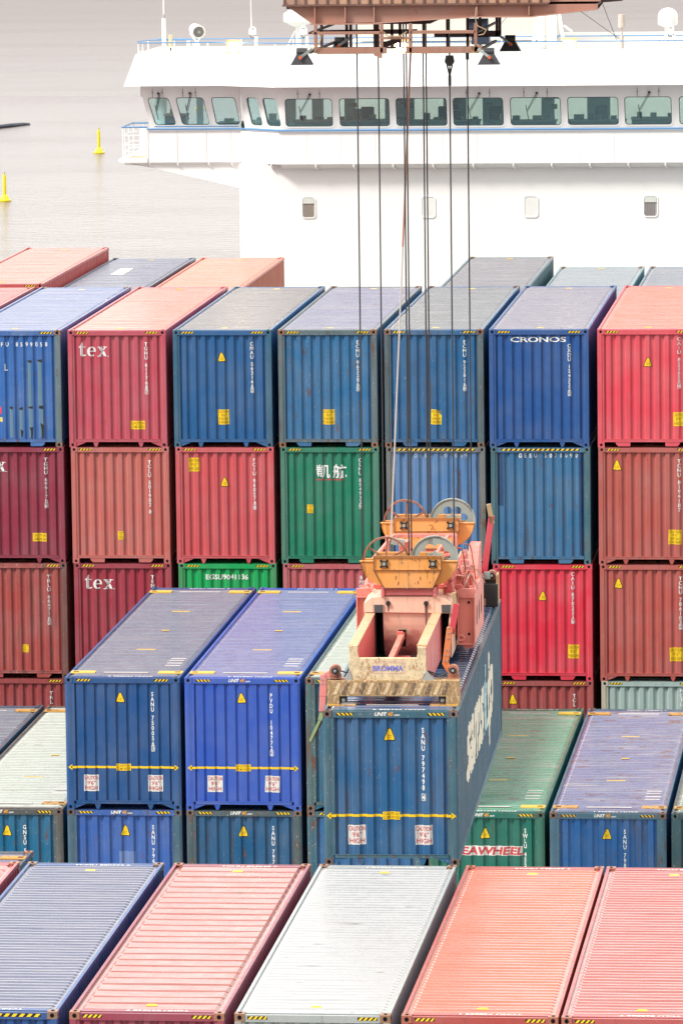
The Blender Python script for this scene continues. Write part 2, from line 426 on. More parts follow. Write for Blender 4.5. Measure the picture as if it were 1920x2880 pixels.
GROUP = "containers stacked on the ship's deck"
def container(x, y, ztop, col, label, L=12.192, W=2.438, rust=.15, roof='fine', roofcol=None, skirt_style='tab',
              post=None, casting=None, ids=None, decals=(), prof=None, rot=(0, 0, 0), roofrough=.27, hazard='ends', haz_slant=(1, 1), roof_rust=None, sidecol=None, group=GROUP, header='', unit=False, rid=None, hazy=YEL):
    long = L > 13
    def cool(c): return (c[0]-9, c[1]+7, c[2]+3) if c and c[2] > c[0]+25 and c[2] > c[1]+12 else c
    col, post, sidecol = cool(col), cool(post), cool(sidecol)
    rust = rust+drnd.uniform(0, .14)
    t = thing('shipping_container', label, 'shipping container', (x, y, ztop-H), rot, group)
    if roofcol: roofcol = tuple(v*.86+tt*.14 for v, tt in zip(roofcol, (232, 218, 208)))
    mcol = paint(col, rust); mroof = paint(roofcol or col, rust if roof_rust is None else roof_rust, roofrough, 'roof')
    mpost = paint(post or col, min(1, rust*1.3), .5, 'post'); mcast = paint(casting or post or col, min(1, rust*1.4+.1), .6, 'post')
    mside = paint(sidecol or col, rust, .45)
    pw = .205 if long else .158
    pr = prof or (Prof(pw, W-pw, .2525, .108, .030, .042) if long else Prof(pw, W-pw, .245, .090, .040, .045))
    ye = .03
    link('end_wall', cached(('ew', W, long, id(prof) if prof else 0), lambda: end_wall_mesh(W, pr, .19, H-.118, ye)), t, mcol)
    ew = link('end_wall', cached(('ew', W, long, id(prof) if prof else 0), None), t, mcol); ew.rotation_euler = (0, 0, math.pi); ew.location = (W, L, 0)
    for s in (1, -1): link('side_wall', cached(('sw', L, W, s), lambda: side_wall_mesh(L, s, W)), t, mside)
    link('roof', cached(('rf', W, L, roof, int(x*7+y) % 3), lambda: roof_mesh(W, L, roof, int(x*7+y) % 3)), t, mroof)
    link('frame', cached(('fr', W, L), lambda: frame_mesh(W, L, long)), t, mpost if rust > .5 else paint(col, min(1, rust*1.9 if rust > .3 else rust+.05), .45, 'post'))
    pm = cached(('po', long), lambda: post_mesh(long))
    for px, py, sx, sy in ((0, 0, 1, 1), (W, 0, -1, 1), (0, L, 1, -1), (W, L, -1, -1)):
        o = link('corner_post', pm, t, mpost); o.location = (px, py, 0); o.scale = (sx, sy, 1)
        for zz, tp in ((0, 0), (H-.118, 1)):
            c = link('corner_casting', cached(('ca', tp), lambda: casting_mesh(tp)), t, [mcast, DARK]); c.location = (px, py, zz); c.scale = (sx, sy, 1)
    if skirt_style:
        for b in skirt(skirt_style, W, .02): part('skirt_bracket', b, mcol, t)
    hy = .012
    # hazard stripes on the header
    hz0, hz1 = H-.088, H-.038
    if hazard == 'full': runs = [(.26, W-.26, 16, 1)]
    elif hazard == 'ends': runs = [(pw+.045, pw+.045+.31, 4, haz_slant[0]), (W-pw-.045-.31, W-pw-.045, 4, haz_slant[1])]
    else: runs = []
    for a, c, n, sl_ in runs:
        b1, b2 = hazard_bm(a, c, hz0, hz1, sl_, n)
        conform(b1, None, hy, .003); conform(b2, None, hy, .006); join_bm(b1, b2, 1)
        bm_obj('hazard_stripe', b1, [BLK, hazy], t)
    if unit:
        def wid(bm_): q = [v.co.x for v in bm_.verts]; return max(q)
        b1 = text_bm('UNIT', .066, W/2-.30, H-.092, bold=.05, shear=.3); xe = wid(b1); conform(b1, None, hy, .004)
        b2 = text_bm('45', .066, xe+.005, H-.092, bold=.05, shear=.3); xe = wid(b2); conform(b2, None, hy, .004); join_bm(b1, b2, 1)
        b2 = text_bm('.com', .040, xe+.004, H-.092, bold=.04, shear=.2); conform(b2, None, hy, .004); join_bm(b1, b2, 0)
        bm_obj('header_marking', b1, [CREAM, ORT], t)
    if ids:
        s, ix, iz, ip = ids[:4]; mt_ = ids[4] if len(ids) > 4 else CREAM
        h = ip*.81; acc = None; z = H-iz
        boxed = s.endswith(']')
        body = s.replace('[', '').replace(']', '')
        for k, ch in enumerate(body):
            if ch == ' ': z -= ip*.62; continue
            b = text_bm(ch, h, ix, z-h, 'CENTER', sx=(.80 if long else .98), bold=.032); conform(b, pr, ye, .004)
            if acc is None: acc = b
            else: join_bm(acc, b)
            if boxed and k == len(body)-1:
                a0, a1, c0, c1, e = ix-ip*.36, ix+ip*.36, z-h-.022, z+.022, .010
                fr = poly_bm([[(a0, c0), (a1, c0), (a1, c0+e), (a0, c0+e)], [(a0, c1-e), (a1, c1-e), (a1, c1), (a0, c1)], [(a0, c0), (a0+e, c0), (a0+e, c1), (a0, c1)], [(a1-e, c0), (a1, c0), (a1, c1), (a1-e, c1)]])
                conform(fr, pr, ye, .0045); join_bm(acc, fr)
            z -= ip
        bm_obj('number_marking', acc, [mt_], t)
    for d in decals:
        k = d[0]; DR[0] = 0.
        if k == 'tri':
            _, cx, zt, h = d; wd = h*.82; DR[:] = [R(drnd.uniform(-3.5, 3.5)), cx, H-zt-h/2]
            b1 = conform(poly_bm([tri_poly(cx, H-zt, h, wd, .014)]), pr, ye, .004)
            join_bm(b1, conform(poly_bm([tri_poly(cx, H-zt, h, wd)]), pr, ye, .007), 1)
            for q in range(2): join_bm(b1, conform(text_bm(('SUPER', 'HEAVY')[q], .022, cx, H-zt-h*.66-q*.035, 'CENTER', sx=.9), pr, ye, .009), 2)
            bm_obj('warning_sign', b1, [BLK, YEL, LABTXT], t)
        elif k in ('cau', 'cauw', 'caur', 'small', 'torn'):
            _, x0, x1, za, zb = d; DR[:] = [R(drnd.uniform(-2.2, 2.2)), (x0+x1)/2, H-(za+zb)/2]
            z0, z1 = H-zb, H-za; base, txt = (WHT, REDT) if k == 'caur' else (YEL, LABTXT)
            poly = [(x0, z0), (x1, z0), (x1, z1), (x0, z1)]
            if k == 'torn': poly = [(x0, z0), (x1, z0), (x1, z0+(z1-z0)*.6), (x0+(x1-x0)*.6, z1-.03), (x0+(x1-x0)*.5, z1), (x0, z1)]
            b1 = conform(poly_bm([poly]), pr, ye, .004)
            lines = {'cauw': ['CAUTION', '2.9M HIGH'], 'caur': ['CAUTION', "9'6\"", 'HIGH'], 'cau': ['CAUTION', "9'6\"", 'HIGH', 'CONTAINER'], 'torn': ['AUTION', "9'6\"", 'HIGH', 'CONTAINER'], 'small': ['CAUTION', "9'6\"", 'HIGH', 'CONTAINER']}[k]
            if k == 'cau' and (zb-za) < .35: lines = lines[:3]
            n = len(lines); lh = (z1-z0)/(n+.25); wd = x1-x0
            for q, s in enumerate(lines):
                b = text_bm(s, lh*.74, (x0+x1)/2, z1-lh*(q+1)+lh*.06, 'CENTER', bold=.01)
                xs = [v.co.x for v in b.verts]; ww = max(xs)-min(xs); f = min(1., wd*.92/ww); cx = (x0+x1)/2
                for v in b.verts: v.co.x = cx+(v.co.x-cx)*f
                join_bm(b1, conform(b, pr, ye, .008), 1)
            bm_obj('caution_label', b1, [base, txt], t)
        elif k == 'arrow':
            _, za = d; z = H-za; hh = .024
            b1 = conform(poly_bm([[(.13, z-hh), (W-.13, z-hh), (W-.13, z+hh), (.13, z+hh)]]), pr, ye, .0045)
            for a, s in ((.045, 1), (W-.045, -1)): join_bm(b1, conform(poly_bm([[(a, z), (a+.09*s, z-.065), (a+.09*s, z+.065)]]), None, .0, .004), 0)
            for a in (.13, W-.13-.08):     # on the posts
                join_bm(b1, conform(poly_bm([[(a-.02, z-hh), (a+.1, z-hh), (a+.1, z+hh), (a-.02, z+hh)]]), None, .0, .004), 0)
            c = W/2; join_bm(b1, conform(poly_bm([[(c-.16, z-.075), (c+.16, z-.075), (c+.16, z+.075), (c-.16, z+.075)]]), pr, ye, .007), 0)
            for q, s in enumerate(('CAUTION', '2.5M WIDE')):
                b = text_bm(s, .05, c, z+.012-q*.068, 'CENTER', sx=.85, bold=.01); join_bm(b1, conform(b, pr, ye, .010), 1)
            bm_obj('width_arrow', b1, [YEL, LABTXT], t)
        elif k == 'tex':
            bm_obj('lettering', conform(poly_bm(logo_tex(d[1], H-d[2], d[3])), pr, ye, .004), [CREAM], t)
        elif k == 'txt':   # s, x, ztop, height, sx, bold, material, shear, align
            _, s, tx, tz, th, sx, bo, mt_ = d[:8]; sh = d[8] if len(d) > 8 else 0
            bm_obj('lettering', conform(text_bm(s, th, tx, H-tz-th, 'LEFT', sx=sx, bold=bo, shear=sh), pr, ye, .009), [mt_], t)
        elif k == 'spaced':
            _, s, tx, tz, th, pitch, mts = d; acc = bmesh.new()
            for q, ch in enumerate(s):
                if ch == ' ': continue
                join_bm(acc, conform(text_bm(ch, th, tx+q*pitch, H-tz-th, 'CENTER', sx=.85, bold=.03), pr, ye, .004))
            bm_obj('number_marking', acc, [mts], t)
        elif k == 'patch':
            _, x0, x1, za, zb, mt_ = d[:6]; nm = d[6] if len(d) > 6 else 'repair_patch'
            bm_obj(nm, conform(poly_bm([[(x0, H-zb), (x1, H-zb), (x1, H-za), (x0, H-za)]]), pr, ye, .003), [mt_], t)
        elif k == 'poly':
            bm_obj(d[3], conform(poly_bm([[(a, H-b_) for a, b_ in q] for q in d[1]]), pr, ye, .004), [d[2]], t)
    DR[0] = 0.
    if rid:      # number painted on the roof ends, read from the other side
        for yy, flip in ((.17, True), (L-.27, False)):
            b = text_bm(rid, .085, 0, 0, 'CENTER', bold=.03, sx=1.2)
            s = -1 if flip else 1
            for v in b.verts: v.co = (W*.56+v.co.x*s, yy+.04+(v.co.z-.04)*s, H-.012+.004)
            me = bpy.data.meshes.new('roof_number'); b.to_mesh(me); b.free(); me.materials.append(CREAM); link('roof_number', me, t)
    if long:     # yellow landing plates and the 40 ft castings in the roof
        for yy in (.60, L-.60-.30):
            for x0, x1 in ((.03, .56), (W-.56, W-.03)):
                b = MB(); b.box(x0, x1, yy, yy+.30, H-.02, H+.004); hx = x0+.05 if x0 < 1 else x1-.17
                b.quad([(hx, yy+.1, H+.006), (hx+.12, yy+.1, H+.006), (hx+.12, yy+.2, H+.006), (hx, yy+.2, H+.006)], 1)
                part('landing_plate', b, [YEL_OLD if rust < .4 else paint((215, 160, 75), .8, .5, 'post'), DARK], t)
        for yy in (.70, L-.78): part('roof_marking', MB().box(.75, 1.72, yy, yy+.06, H-.012, H-.004), plain('roof_dash_white', (.6, .55, .52), .5), t)
        for yy, x0, x1 in ((3.95, 1.0, 1.42), (9.75, 1.0, 1.42), (6.8, 1.16, 1.34)): part('roof_marking', MB().box(x0, x1, yy, yy+.09, H-.014, H-.006), YEL_OLD, t)
        for k in range(4): part('roof_marking', MB().box(W-.55, W-.22, 1.7+.33*k, 1.76+.33*k, H-.014, H-.006), plain('roof_dash_white', (.6, .55, .52), .5), t)
    else:
        for yy in (.55, L-.75): part('roof_marking', MB().prism([(W/2-.10, yy), (W/2+.10, yy), (W/2+.06, yy+.12), (W/2-.06, yy+.12)], H-.014, H-.007, 'z'), YEL, t)
    return t

X = {-1: -5.23, 0: -2.62, 1: 0.0, 2: 2.613, 3: 5.213, 4: 7.828, 5: 10.40, 6: 13.049}
RUSTY = (135, 120, 110)
RP = (100, 105, 108)
T = lambda k: -H*k
# ---- row C, the tall stacks in front of the bridge
container(X[-1], 0, 0, (200, 95, 90), 'salmon red container beyond the battered royal blue one, only its roof corner showing')
cblue = paint((58, 78, 92), .9)
container(X[0], 0, 0, (68, 104, 180), 'battered royal blue container with peeling rusty patches, number ending 859905, top of the leftmost stack', rust=.35, post=(95, 120, 130), casting=(150, 110, 90), roofcol=(100, 115, 172), skirt_style='lug',
  decals=[('spaced', 'CMFU 8599058', .73, .30, .10, .1225, CREAM), ('txt', 'L', 1.02, .83, .17, .7, .02, CREAM),
          ('patch', 1.60, 1.69, .77, 1.9, plain('primer_slate', lin((88, 120, 140)), .6)), ('patch', 1.85, 1.95, .76, 1.9, plain('primer_slate', (0, 0, 0))),
          ('patch', 1.13, 1.22, 1.92, 2.66, plain('primer_slate', (0, 0, 0))), ('patch', 1.37, 1.46, 1.94, 2.66, plain('primer_slate', (0, 0, 0))),
          ('patch', 1.61, 1.71, 1.92, 2.66, plain('primer_slate', (0, 0, 0))), ('patch', 1.87, 1.97, 1.9, 2.66, plain('primer_slate', (0, 0, 0))),
          ('poly', [[(1.60, .75), (1.71, .74), (1.70, .81), (1.60, .79)], [(1.85, .73), (1.97, .72), (1.96, .8), (1.85, .77)], [(1.13, 1.9), (1.22, 1.89), (1.21, 1.97), (1.13, 1.94)], [(1.37, 1.93), (1.47, 1.9), (1.46, 1.97), (1.38, 1.98)], [(1.60, 1.9), (1.72, 1.88), (1.71, 1.95), (1.6, 1.93)], [(1.87, 1.87), (1.98, 1.87), (1.98, 1.96), (1.87, 1.94)],
             [(1.4, 2.45), (1.47, 2.5), (1.45, 2.66), (1.41, 2.64)], [(1.62, 2.42), (1.72, 2.4), (1.7, 2.7), (1.66, 2.68), (1.66, 2.5)], [(1.9, 2.3), (1.98, 2.35), (1.97, 2.66), (1.92, 2.7), (1.93, 2.5)]], plain('torn_metal_dark', (.02, .018, .018), .8), 'torn_paint'),
          ('patch', .82, .96, 2.16, 2.27, plain('note_yellow', (.6, .5, .15), .6), 'sticker'),
          ('patch', .85, .93, 1.9, 2.08, plain('sticker_red', (.6, .05, .08), .6), 'sticker')])
container(X[1], 0, 0, (196, 80, 97), 'maroon container numbered 611768 with white serif lettering, top tier of the second column', roof='mid', rust=.12, roofcol=(232, 125, 105),
  ids=('TGHU 6117687]', 1.94, .30, .111), decals=[('tex', .27, .30, .0252), ('cauw', 1.53, 1.89, 2.25, 2.46)])
container(X[2], 0, 0, (45, 90, 150), 'navy blue container numbered 563166 with yellow triangle, top tier', rust=.2, roofcol=(125, 120, 125), post=(60, 95, 130),
  ids=('CMAU 5631662]', 1.95, .30, .108), decals=[('tri', 1.20, .56, .21), ('cau', 1.09, 1.36, 1.97, 2.34)])
container(X[3], 0, 0, (58, 106, 158), 'blue container numbered 963286 with rusty corner posts, top tier behind the ropes', rust=.5, post=(92, 112, 120), casting=(150, 105, 80), roofcol=(120, 122, 160), skirt_style='lug',
  ids=('ECMU 9632865]', 1.96, .26, .108, CREAM), decals=[('cau', 1.09, 1.37, 1.97, 2.34)])
container(X[4], 0, 0, (48, 94, 148), 'steel blue container numbered 923816 with a torn yellow label, top tier behind the ropes', rust=.45, post=(80, 100, 108), casting=(140, 100, 80), roofcol=(112, 118, 130), skirt_style='lug',
  ids=('ECMU 9238168]', 1.97, .26, .108, CREAM), decals=[('torn', 1.13, 1.39, 1.97, 2.34)])
container(X[5], 0, 0, (46, 80, 152), 'clean royal blue container with wide white lettering along its top', rust=.06, roofcol=(128, 124, 150),
  ids=('CXDU 1243222]', 1.96, .36, .110), decals=[('txt', 'CRONOS', .52, .19, .12, 1.9, .03, CREAM)])
container(X[6], 0, 0, (228, 78, 94), 'bright red container numbered 822659, top tier at the right edge', rust=.08, roofcol=(232, 110, 84), skirt_style='lug',
  ids=('CAIU 8226594]', 1.99, .20, .108), decals=[('tri', 1.23, .70, .21), ('cau', 1.84, 2.13, 2.04, 2.38)])
# tier 1
container(X[0]+.03, 0, T(1), (148, 50, 72), 'dark maroon container numbered 699170, second tier at the left edge', rust=.1,
  ids=('TGHU 6991706]', 1.98, .27, .108), decals=[('tex', .27, .27, .0252), ('cauw', 1.62, 1.97, 2.15, 2.36)])
container(X[1]+.03, 0, T(1), (200, 106, 98), 'faded terracotta container numbered 501902, second tier', rust=.15, skirt_style='lug',
  ids=('TCLU 501902 8', 1.95, .33, .110), decals=[('small', 1.13, 1.28, 2.1, 2.31), ('txt', 'RC', 2.29, 1.95, .12, .7, 0, CREAM_OLD)])
container(X[2]+.02, 0, T(1), (210, 90, 96), 'coral red container numbered 860574 with a small white paper tag', rust=.08,
  ids=('FCIU 8605744]', 1.95, .28, .110), decals=[('cau', .32, .59, .27, .61), ('tri', 1.21, .76, .21), ('poly', [[(2.28, 2.22), (2.38, 2.2), (2.4, 2.35), (2.3, 2.37)]], WHT, 'sticker')])
container(X[3]+.02, 0, T(1), (30, 130, 100), 'green container with two large white characters above a red line', rust=.3, skirt_style='lug', post=(70, 130, 110),
  ids=('CLHU 8549339]', 1.97, .28, .108), decals=[('txt', '凱', .87, .49, .25, 1, .02, CREAM), ('txt', '航', 1.28, .49, .25, 1, .02, CREAM), ('small', .64, .80, 1.43, 1.64),
   ('poly', [[(.87, .80), (1.14, .80), (1.14, .825), (.87, .825)], [(1.17, .78), (1.25, .78), (1.21, .86)], [(1.28, .80), (1.56, .80), (1.56, .825), (1.28, .825)]], REDT, 'underline')])
container(X[4]+.02, 0, T(1), (98, 126, 180), 'pale blue container behind the spreader with a full yellow and black header stripe', rust=.5, hazard='full', post=(110, 115, 115), skirt_style='lug',
  decals=[('spaced', 'GESU 5070891', .72, .16, .10, .125, CREAM_OLD)])
container(X[5]+.02, 0, T(1), (70, 108, 156), 'weathered steel blue container with a full header stripe and faded number 507109', rust=.4, hazard='full', post=(70, 98, 115), skirt_style='lug',
  decals=[('spaced', 'GESU 5071090', .72, .16, .10, .125, CREAM), ('patch', .16, .30, .1, 1.45, paint((35, 72, 115), .3)), ('patch', 2.16, 2.27, .12, 2.68, paint((25, 66, 115), .3)), ('txt', 'PHL', 2.30, 2.0, .07, .7, 0, CREAM_OLD)])
container(X[6]+.01, 0, T(1), (188, 92, 84), 'brick red container numbered 819418, second tier at the right edge', rust=.1,
  ids=('TCNU 8194187', 1.97, .30, .113), decals=[('tri', .45, .33, .23), ('cau', 1.70, 2.02, 2.04, 2.40)])
# tier 2
container(X[0]+.05, 0, T(2), (172, 78, 74), 'rusty brick container numbered 664716 with a corroded right post, third tier at the left edge', rust=.35, post=(120, 75, 70), skirt_style='lug',
  ids=('TRLU 6647162]', 1.98, .30, .108), decals=[('small', 1.29, 1.45, 2.05, 2.25)])
container(X[1]+.05, 0, T(2), (165, 56, 72), 'crimson container with white serif lettering, third tier partly behind a tilted blue roof', rust=.1,
  ids=('TEM', 1.96, .30, .111), decals=[('tex', .27, .30, .0252)])
container(X[2]+.05, 0, T(2), (10, 172, 92), 'bright green container numbered 9041136 with only its top edge showing', rust=.12, post=(60, 150, 90),
  decals=[('txt', 'EGSU9041136', .67, .28, .12, 1.05, .03, CREAM)])
container(X[3]+.05, 0, T(2), (198, 100, 106), 'dusty pink container just left of the spreader, third tier', rust=.15, ids=('BMO', 1.93, .30, .111))
container(X[4]+.05, 0, T(2), (150, 62, 66), 'dark red container hidden behind the spreader, third tier', rust=.2)
container(X[5]+.05, 0, T(2), (228, 52, 76), 'bright crimson container numbered 870221 to the right of the spreader', rust=.05, skirt_style='lug',
  ids=('CAIU 8702216]', 1.96, .20, .110), decals=[('tri', 1.22, .68, .21), ('cau', 1.83, 2.1, 2.0, 2.34)])
container(X[6]+.03, 0, T(2), (190, 90, 82), 'brick red container numbered 786103, third tier at the right edge', rust=.1,
  ids=('TCNU 7861032]', 1.97, .30, .113), decals=[('tri', .45, .36, .22), ('cau', 1.70, 2.02, 2.06, 2.40)])
# tier 3
container(X[0]+.06, 0, T(3), (158, 64, 66), 'dull red container in the lowest visible tier at the left edge', rust=.3, post=(115, 60, 62), ids=('TRL', 1.98, .33, .111))
container(X[1]+.06, 0, T(3), (120, 60, 60), 'brown container low in the stack behind two navy containers', rust=.3)
container(X[4]+.06, 0, T(3), (120, 60, 60), 'brown container low in the stack behind the hanging container', rust=.3)
container(X[5]+.06, 0, T(3), (172, 78, 76), 'brown red container with yellow triangle under the bright crimson one', rust=.15, ids=('TCL', 1.97, .33, .111), decals=[('tri', .45, .36, .22)])
container(X[6]+.05, 0, T(3), (166, 188, 184), 'pale grey green container low in the stack at the right edge', rust=.15, post=(190, 185, 165), ids=('MOTU', 1.97, .2, .111, CREAM))
# ---- row D, behind, only roofs seen
D0 = 13.77
DG = dict(group=GROUP)
container(-5.265, D0, -.05, (205, 90, 88), 'salmon roofed container at the far left behind the tall stacks', rust=.15, roofcol=(228, 120, 100))
dgrey = container(-2.698, D0, -.363, (85, 92, 125), 'grey blue roofed container with a white patch on its roof, behind the tall stacks', rust=.2, roofcol=(88, 92, 125))
container(-.094, D0, -.363, (225, 115, 90), 'peach orange roofed container beside the white wall, behind the tall stacks', rust=.1, roofcol=(240, 138, 108), sidecol=(200, 110, 85))
container(7.789, D0, -.363, (80, 110, 130), 'grey lilac roofed container right of the ropes, behind the tall stacks', rust=.3, roofcol=(115, 115, 130), sidecol=(85, 110, 125), casting=(150, 110, 80))
container(10.433, D0, -.663, (120, 150, 165), 'pale grey blue roofed container behind the royal blue lettered one', rust=.3, roofcol=(135, 150, 165), casting=(150, 110, 80))
container(13.03, D0, -.663, (95, 120, 150), 'grey roofed container at the right edge behind the bright red one', rust=.3, roofcol=(120, 130, 150), casting=(150, 110, 80))
b = MB(); b.box(.75, 1.12, 6.6, 8.6, H-.012, H-.004); part('roof_patch', b, WHT, dgrey)
# ---- row B, 45 ft pallet wide containers
LB, WB = 13.716, 2.5
PB = Prof(.205, WB-.205, .232, .15, .022, .034)
BY, BZ = -17.55, -5.83
big = dict(L=LB, W=WB)
container(2.569, BY, BZ, (36, 76, 142), 'navy container numbered 750056 with yellow width arrow and two white caution labels', rust=.08, roofcol=(98, 110, 140), prof=PB, **big, rid='SANU 750056 3',
  ids=('SANU 7500563]', 1.90, .32, .112), decals=[('tri', 1.2, .34, .20), ('arrow', 1.97), ('caur', .38, .70, 2.14, 2.50), ('caur', 1.78, 2.10, 2.14, 2.50)])
container(5.171, BY, BZ, (58, 84, 190), 'vivid blue container numbered 104772 with yellow width arrow', rust=.05, roofcol=(104, 114, 176), prof=PB, **big, unit=True, haz_slant=(-1, -1), rid='PVDU 104772 2',
  ids=('PVDU  1047722]', 1.87, .34, .112), decals=[('tri', 1.23, .34, .20), ('arrow', 1.97), ('caur', .47, .80, 2.14, 2.50), ('caur', 1.72, 2.04, 2.14, 2.50)])
container(7.79, BY, BZ, (38, 92, 130), 'rusty teal blue container with pale mint roof, half hidden by the hanging container', rust=.75, post=(75, 105, 110), casting=(120, 85, 70), roofcol=(190, 202, 192), roof_rust=.45, **big, unit=True, haz_slant=(-1, -1))
b2z = BZ-H
container(-2.645, BY, b2z, (60, 80, 110), 'dark slate roofed container at the lower left edge', rust=.5, roofcol=(92, 108, 132), roof_rust=.7, **big)
container(-.03, BY, b2z, (14, 96, 142), 'teal container with pale mint roof at the lower left', rust=.45, post=(88, 92, 92), casting=(110, 85, 75), roofcol=(200, 214, 204), roof_rust=.4, **big, haz_slant=(-1, -1), unit=True,
  ids=('GNSU 5', 1.66, .36, .112), decals=[('tri', 1.27, .38, .21)])
container(2.569, BY, b2z, (54, 90, 178), 'blue container with a pale square patch under the navy one', rust=.4, post=(72, 92, 118), casting=(95, 90, 95), **big, unit=True, haz_slant=(-1, -1),
  ids=('SANU 796', 1.87, .34, .112), decals=[('tri', 1.26, .36, .21), ('patch', 1.12, 1.48, .92, 1.4, paint((105, 135, 195), .2))])
container(5.171, BY, b2z, (26, 82, 134), 'deep petrol blue container under the vivid blue one', rust=.5, post=(66, 88, 98), casting=(120, 95, 80), **big, unit=True, haz_slant=(-1, -1),
  ids=('SANU 797', 1.88, .34, .112), decals=[('tri', 1.23, .36, .21)])
container(7.79, BY, b2z, (48, 96, 156), 'worn blue container low down behind the hanging container', rust=.6, post=(60, 95, 120), casting=(120, 85, 70), **big)
container(10.41, BY, b2z, (8, 112, 96), 'dark green container with light green roof and red and white lettering', rust=.3, post=(30, 110, 92), casting=(60, 90, 75), roofcol=(78, 165, 130), roof_rust=.6, **big, unit=True, haz_slant=(-1, -1), rid='SWLU 455128 4',
  ids=('SWLU 455', 2.08, .36, .112), decals=[('tri', 1.22, .36, .21), ('poly', [[(.52, .735), (2.02, .745), (2.02, .95), (.50, .95)]], WHT, 'lettering_panel'),
   ('txt', 'SEAWHEEL', .55, .765, .16, 1.33, .045, REDT, .15)])
container(13.02, BY, b2z, (48, 96, 168), 'blue container with a lilac roof streaked by rust at the lower right', rust=.5, post=(70, 100, 130), casting=(120, 90, 75), roofcol=(112, 124, 172), roof_rust=.9, **big, unit=True, haz_slant=(-1, -1), rid='SANU 798204 1', hazy=YEL_OLD,
  ids=('SANU 798', 1.61, .36, .112), decals=[('tri', 1.23, .36, .21)])
container(15.63, BY, b2z, (20, 78, 104), 'dark teal container with a greyish green roof at the right edge', rust=.6, post=(50, 80, 95), roofcol=(130, 165, 150), roof_rust=.8, **big)
# ---- the bay between, one tier lower
container(.10, -36.0, BZ-H, (75, 88, 110), 'slate blue container whose roof corner peeks out at the lower left edge', rust=.6, roofcol=(100, 110, 150), roof_rust=.8, casting=(190, 120, 80), **big)
# ---- row A, nearest
AY, AZ = -50.24, -5.871
def A(x, col, lab, **k): return container(x, AY, AZ, col, lab, **k)
A(2.53, (190, 80, 85), 'red container whose roof corner shows at the lower left edge of the nearest row', casting=(185, 110, 80), roof='panel', rust=.15, roofcol=(215, 105, 100))
A(5.133, (42, 72, 142), 'blue container with lilac ribbed roof, first in the nearest row', casting=(150, 115, 95), rust=.15, roofcol=(80, 88, 128), hazard='full', rid='TCNU 880394 2')
A(7.761, (152, 55, 78), 'red container with broad raised roof panels in the nearest row', casting=(165, 105, 80), roof='panel', rust=.12, roofcol=(180, 78, 66), rid='TGHU 823628 7')
A(10.36, (168, 174, 174), 'white roofed container in the middle of the nearest row', casting=(150, 110, 85), rust=.25, roofcol=(186, 190, 194), roof_rust=.22, sidecol=(150, 162, 180), post=(165, 160, 150), rid='MOTU 070285 0')
A(12.97, (178, 72, 66), 'orange red roofed container right of the white one in the nearest row', casting=(170, 95, 70), rust=.1, roofcol=(226, 96, 62), rid='TCNU 748099 1')
A(15.457, (185, 75, 75), 'dusty rose roofed container at the right end of the nearest row', casting=(170, 95, 75), rust=.15, roofcol=(184, 74, 66), rid='TCLU 868866 7')
# ---- the container being hoisted
HX, HY_, HZ = 9.975, -33.84, -3.814
HROT = (0.00633, 0, 0.01871)
hang = container(HX, HY_, HZ, (52, 96, 150), 'scuffed blue container numbered 797498 hanging from the orange and pink spreader', rust=.42, post=(66, 98, 122), casting=(110, 90, 85),
  roofcol=(45, 85, 140), roof_rust=.25, roofrough=.22, sidecol=(70, 92, 120), roof='mid', **big, unit=True, haz_slant=(-1, -1), hazy=YEL, rid='SANU 797498 4', rot=HROT, group='hoisted load',
  ids=('SANU 797498 4]', 1.85, .32, .112), decals=[('tri', 1.23, .34, .21), ('arrow', 1.97), ('caur', .44, .77, 2.15, 2.52), ('caur', 1.69, 2.01, 2.15, 2.52)])
# matrix order: tilt about the container's own x axis after turning
hang.rotation_euler = HROT
def side_text(s, y0, y1, z, h, mt, name='side_lettering', shear=.3):
    b = text_bm(s, h, 0, 0, 'LEFT', bold=.05, shear=shear)
    xs = [v.co.x for v in b.verts]; lo, f = min(xs), (y1-y0)/(max(xs)-min(xs))
    pr = Prof(.1, LB-.1, .278, .072, .068, .036)
    for v in b.verts: v.co = ((v.co.x-lo)*f+y0, 0, v.co.z)
    conform(b, pr, 0, 0)
    for v in b.verts: v.co = (WB-.012-v.co.y+.006, v.co.x, v.co.z+H+z)
    me = bpy.data.meshes.new(name); b.to_mesh(me); b.free(); me.materials.append(mt); return link(name, me, hang)
SCRM = plain('side_lettering_cream', (.74, .68, .56), .5)
side_text('sams', 2.6, 7.9, -1.80, 1.42, SCRM)
side_text('k', 7.9, 9.0, -1.80, 1.25, plain('side_lettering_pale_blue', (.42, .62, .66), .5))
side_text('ip', 8.95, 10.9, -1.80, 1.42, SCRM)

# ---------------------------------------------------------------- spreader with its headblock, local frame = hoisted container (z 0 = its roof)
PINK = paint((245, 145, 130), .5, .45, 'wall', 1.25); PALE = paint((250, 205, 180), .25, .45, 'wall'); SALM = paint((236, 110, 100), .45, .45, 'wall')
ORG = paint((248, 172, 85), .5, .42, 'wall'); CREAMP = scraped('chipped_cream_paint', (.74, .60, .38), (.40, .24, .12), (.22, .13, .08), .25); RUSTP = scraped('scraped_rusty_paint', (.38, .24, .11), (.56, .42, .25), (.16, .09, .05), .35)
ARMO = paint((235, 130, 70), .2, .45, 'wall'); ARMR = paint((225, 60, 80), .15, .45, 'wall'); GREYD = paint((160, 172, 168), .6, .45, 'wall')
RIMR = paint((165, 100, 70), .9, .6, 'wall'); GREASE_SHADE = plain('greasy_steel_shade_black', (.02, .022, .024), .5); WOODY = paint((190, 160, 115), .8, .7, 'wall')
STEEL = plain('dark_hub_steel', (.05, .055, .06), .4, .6)
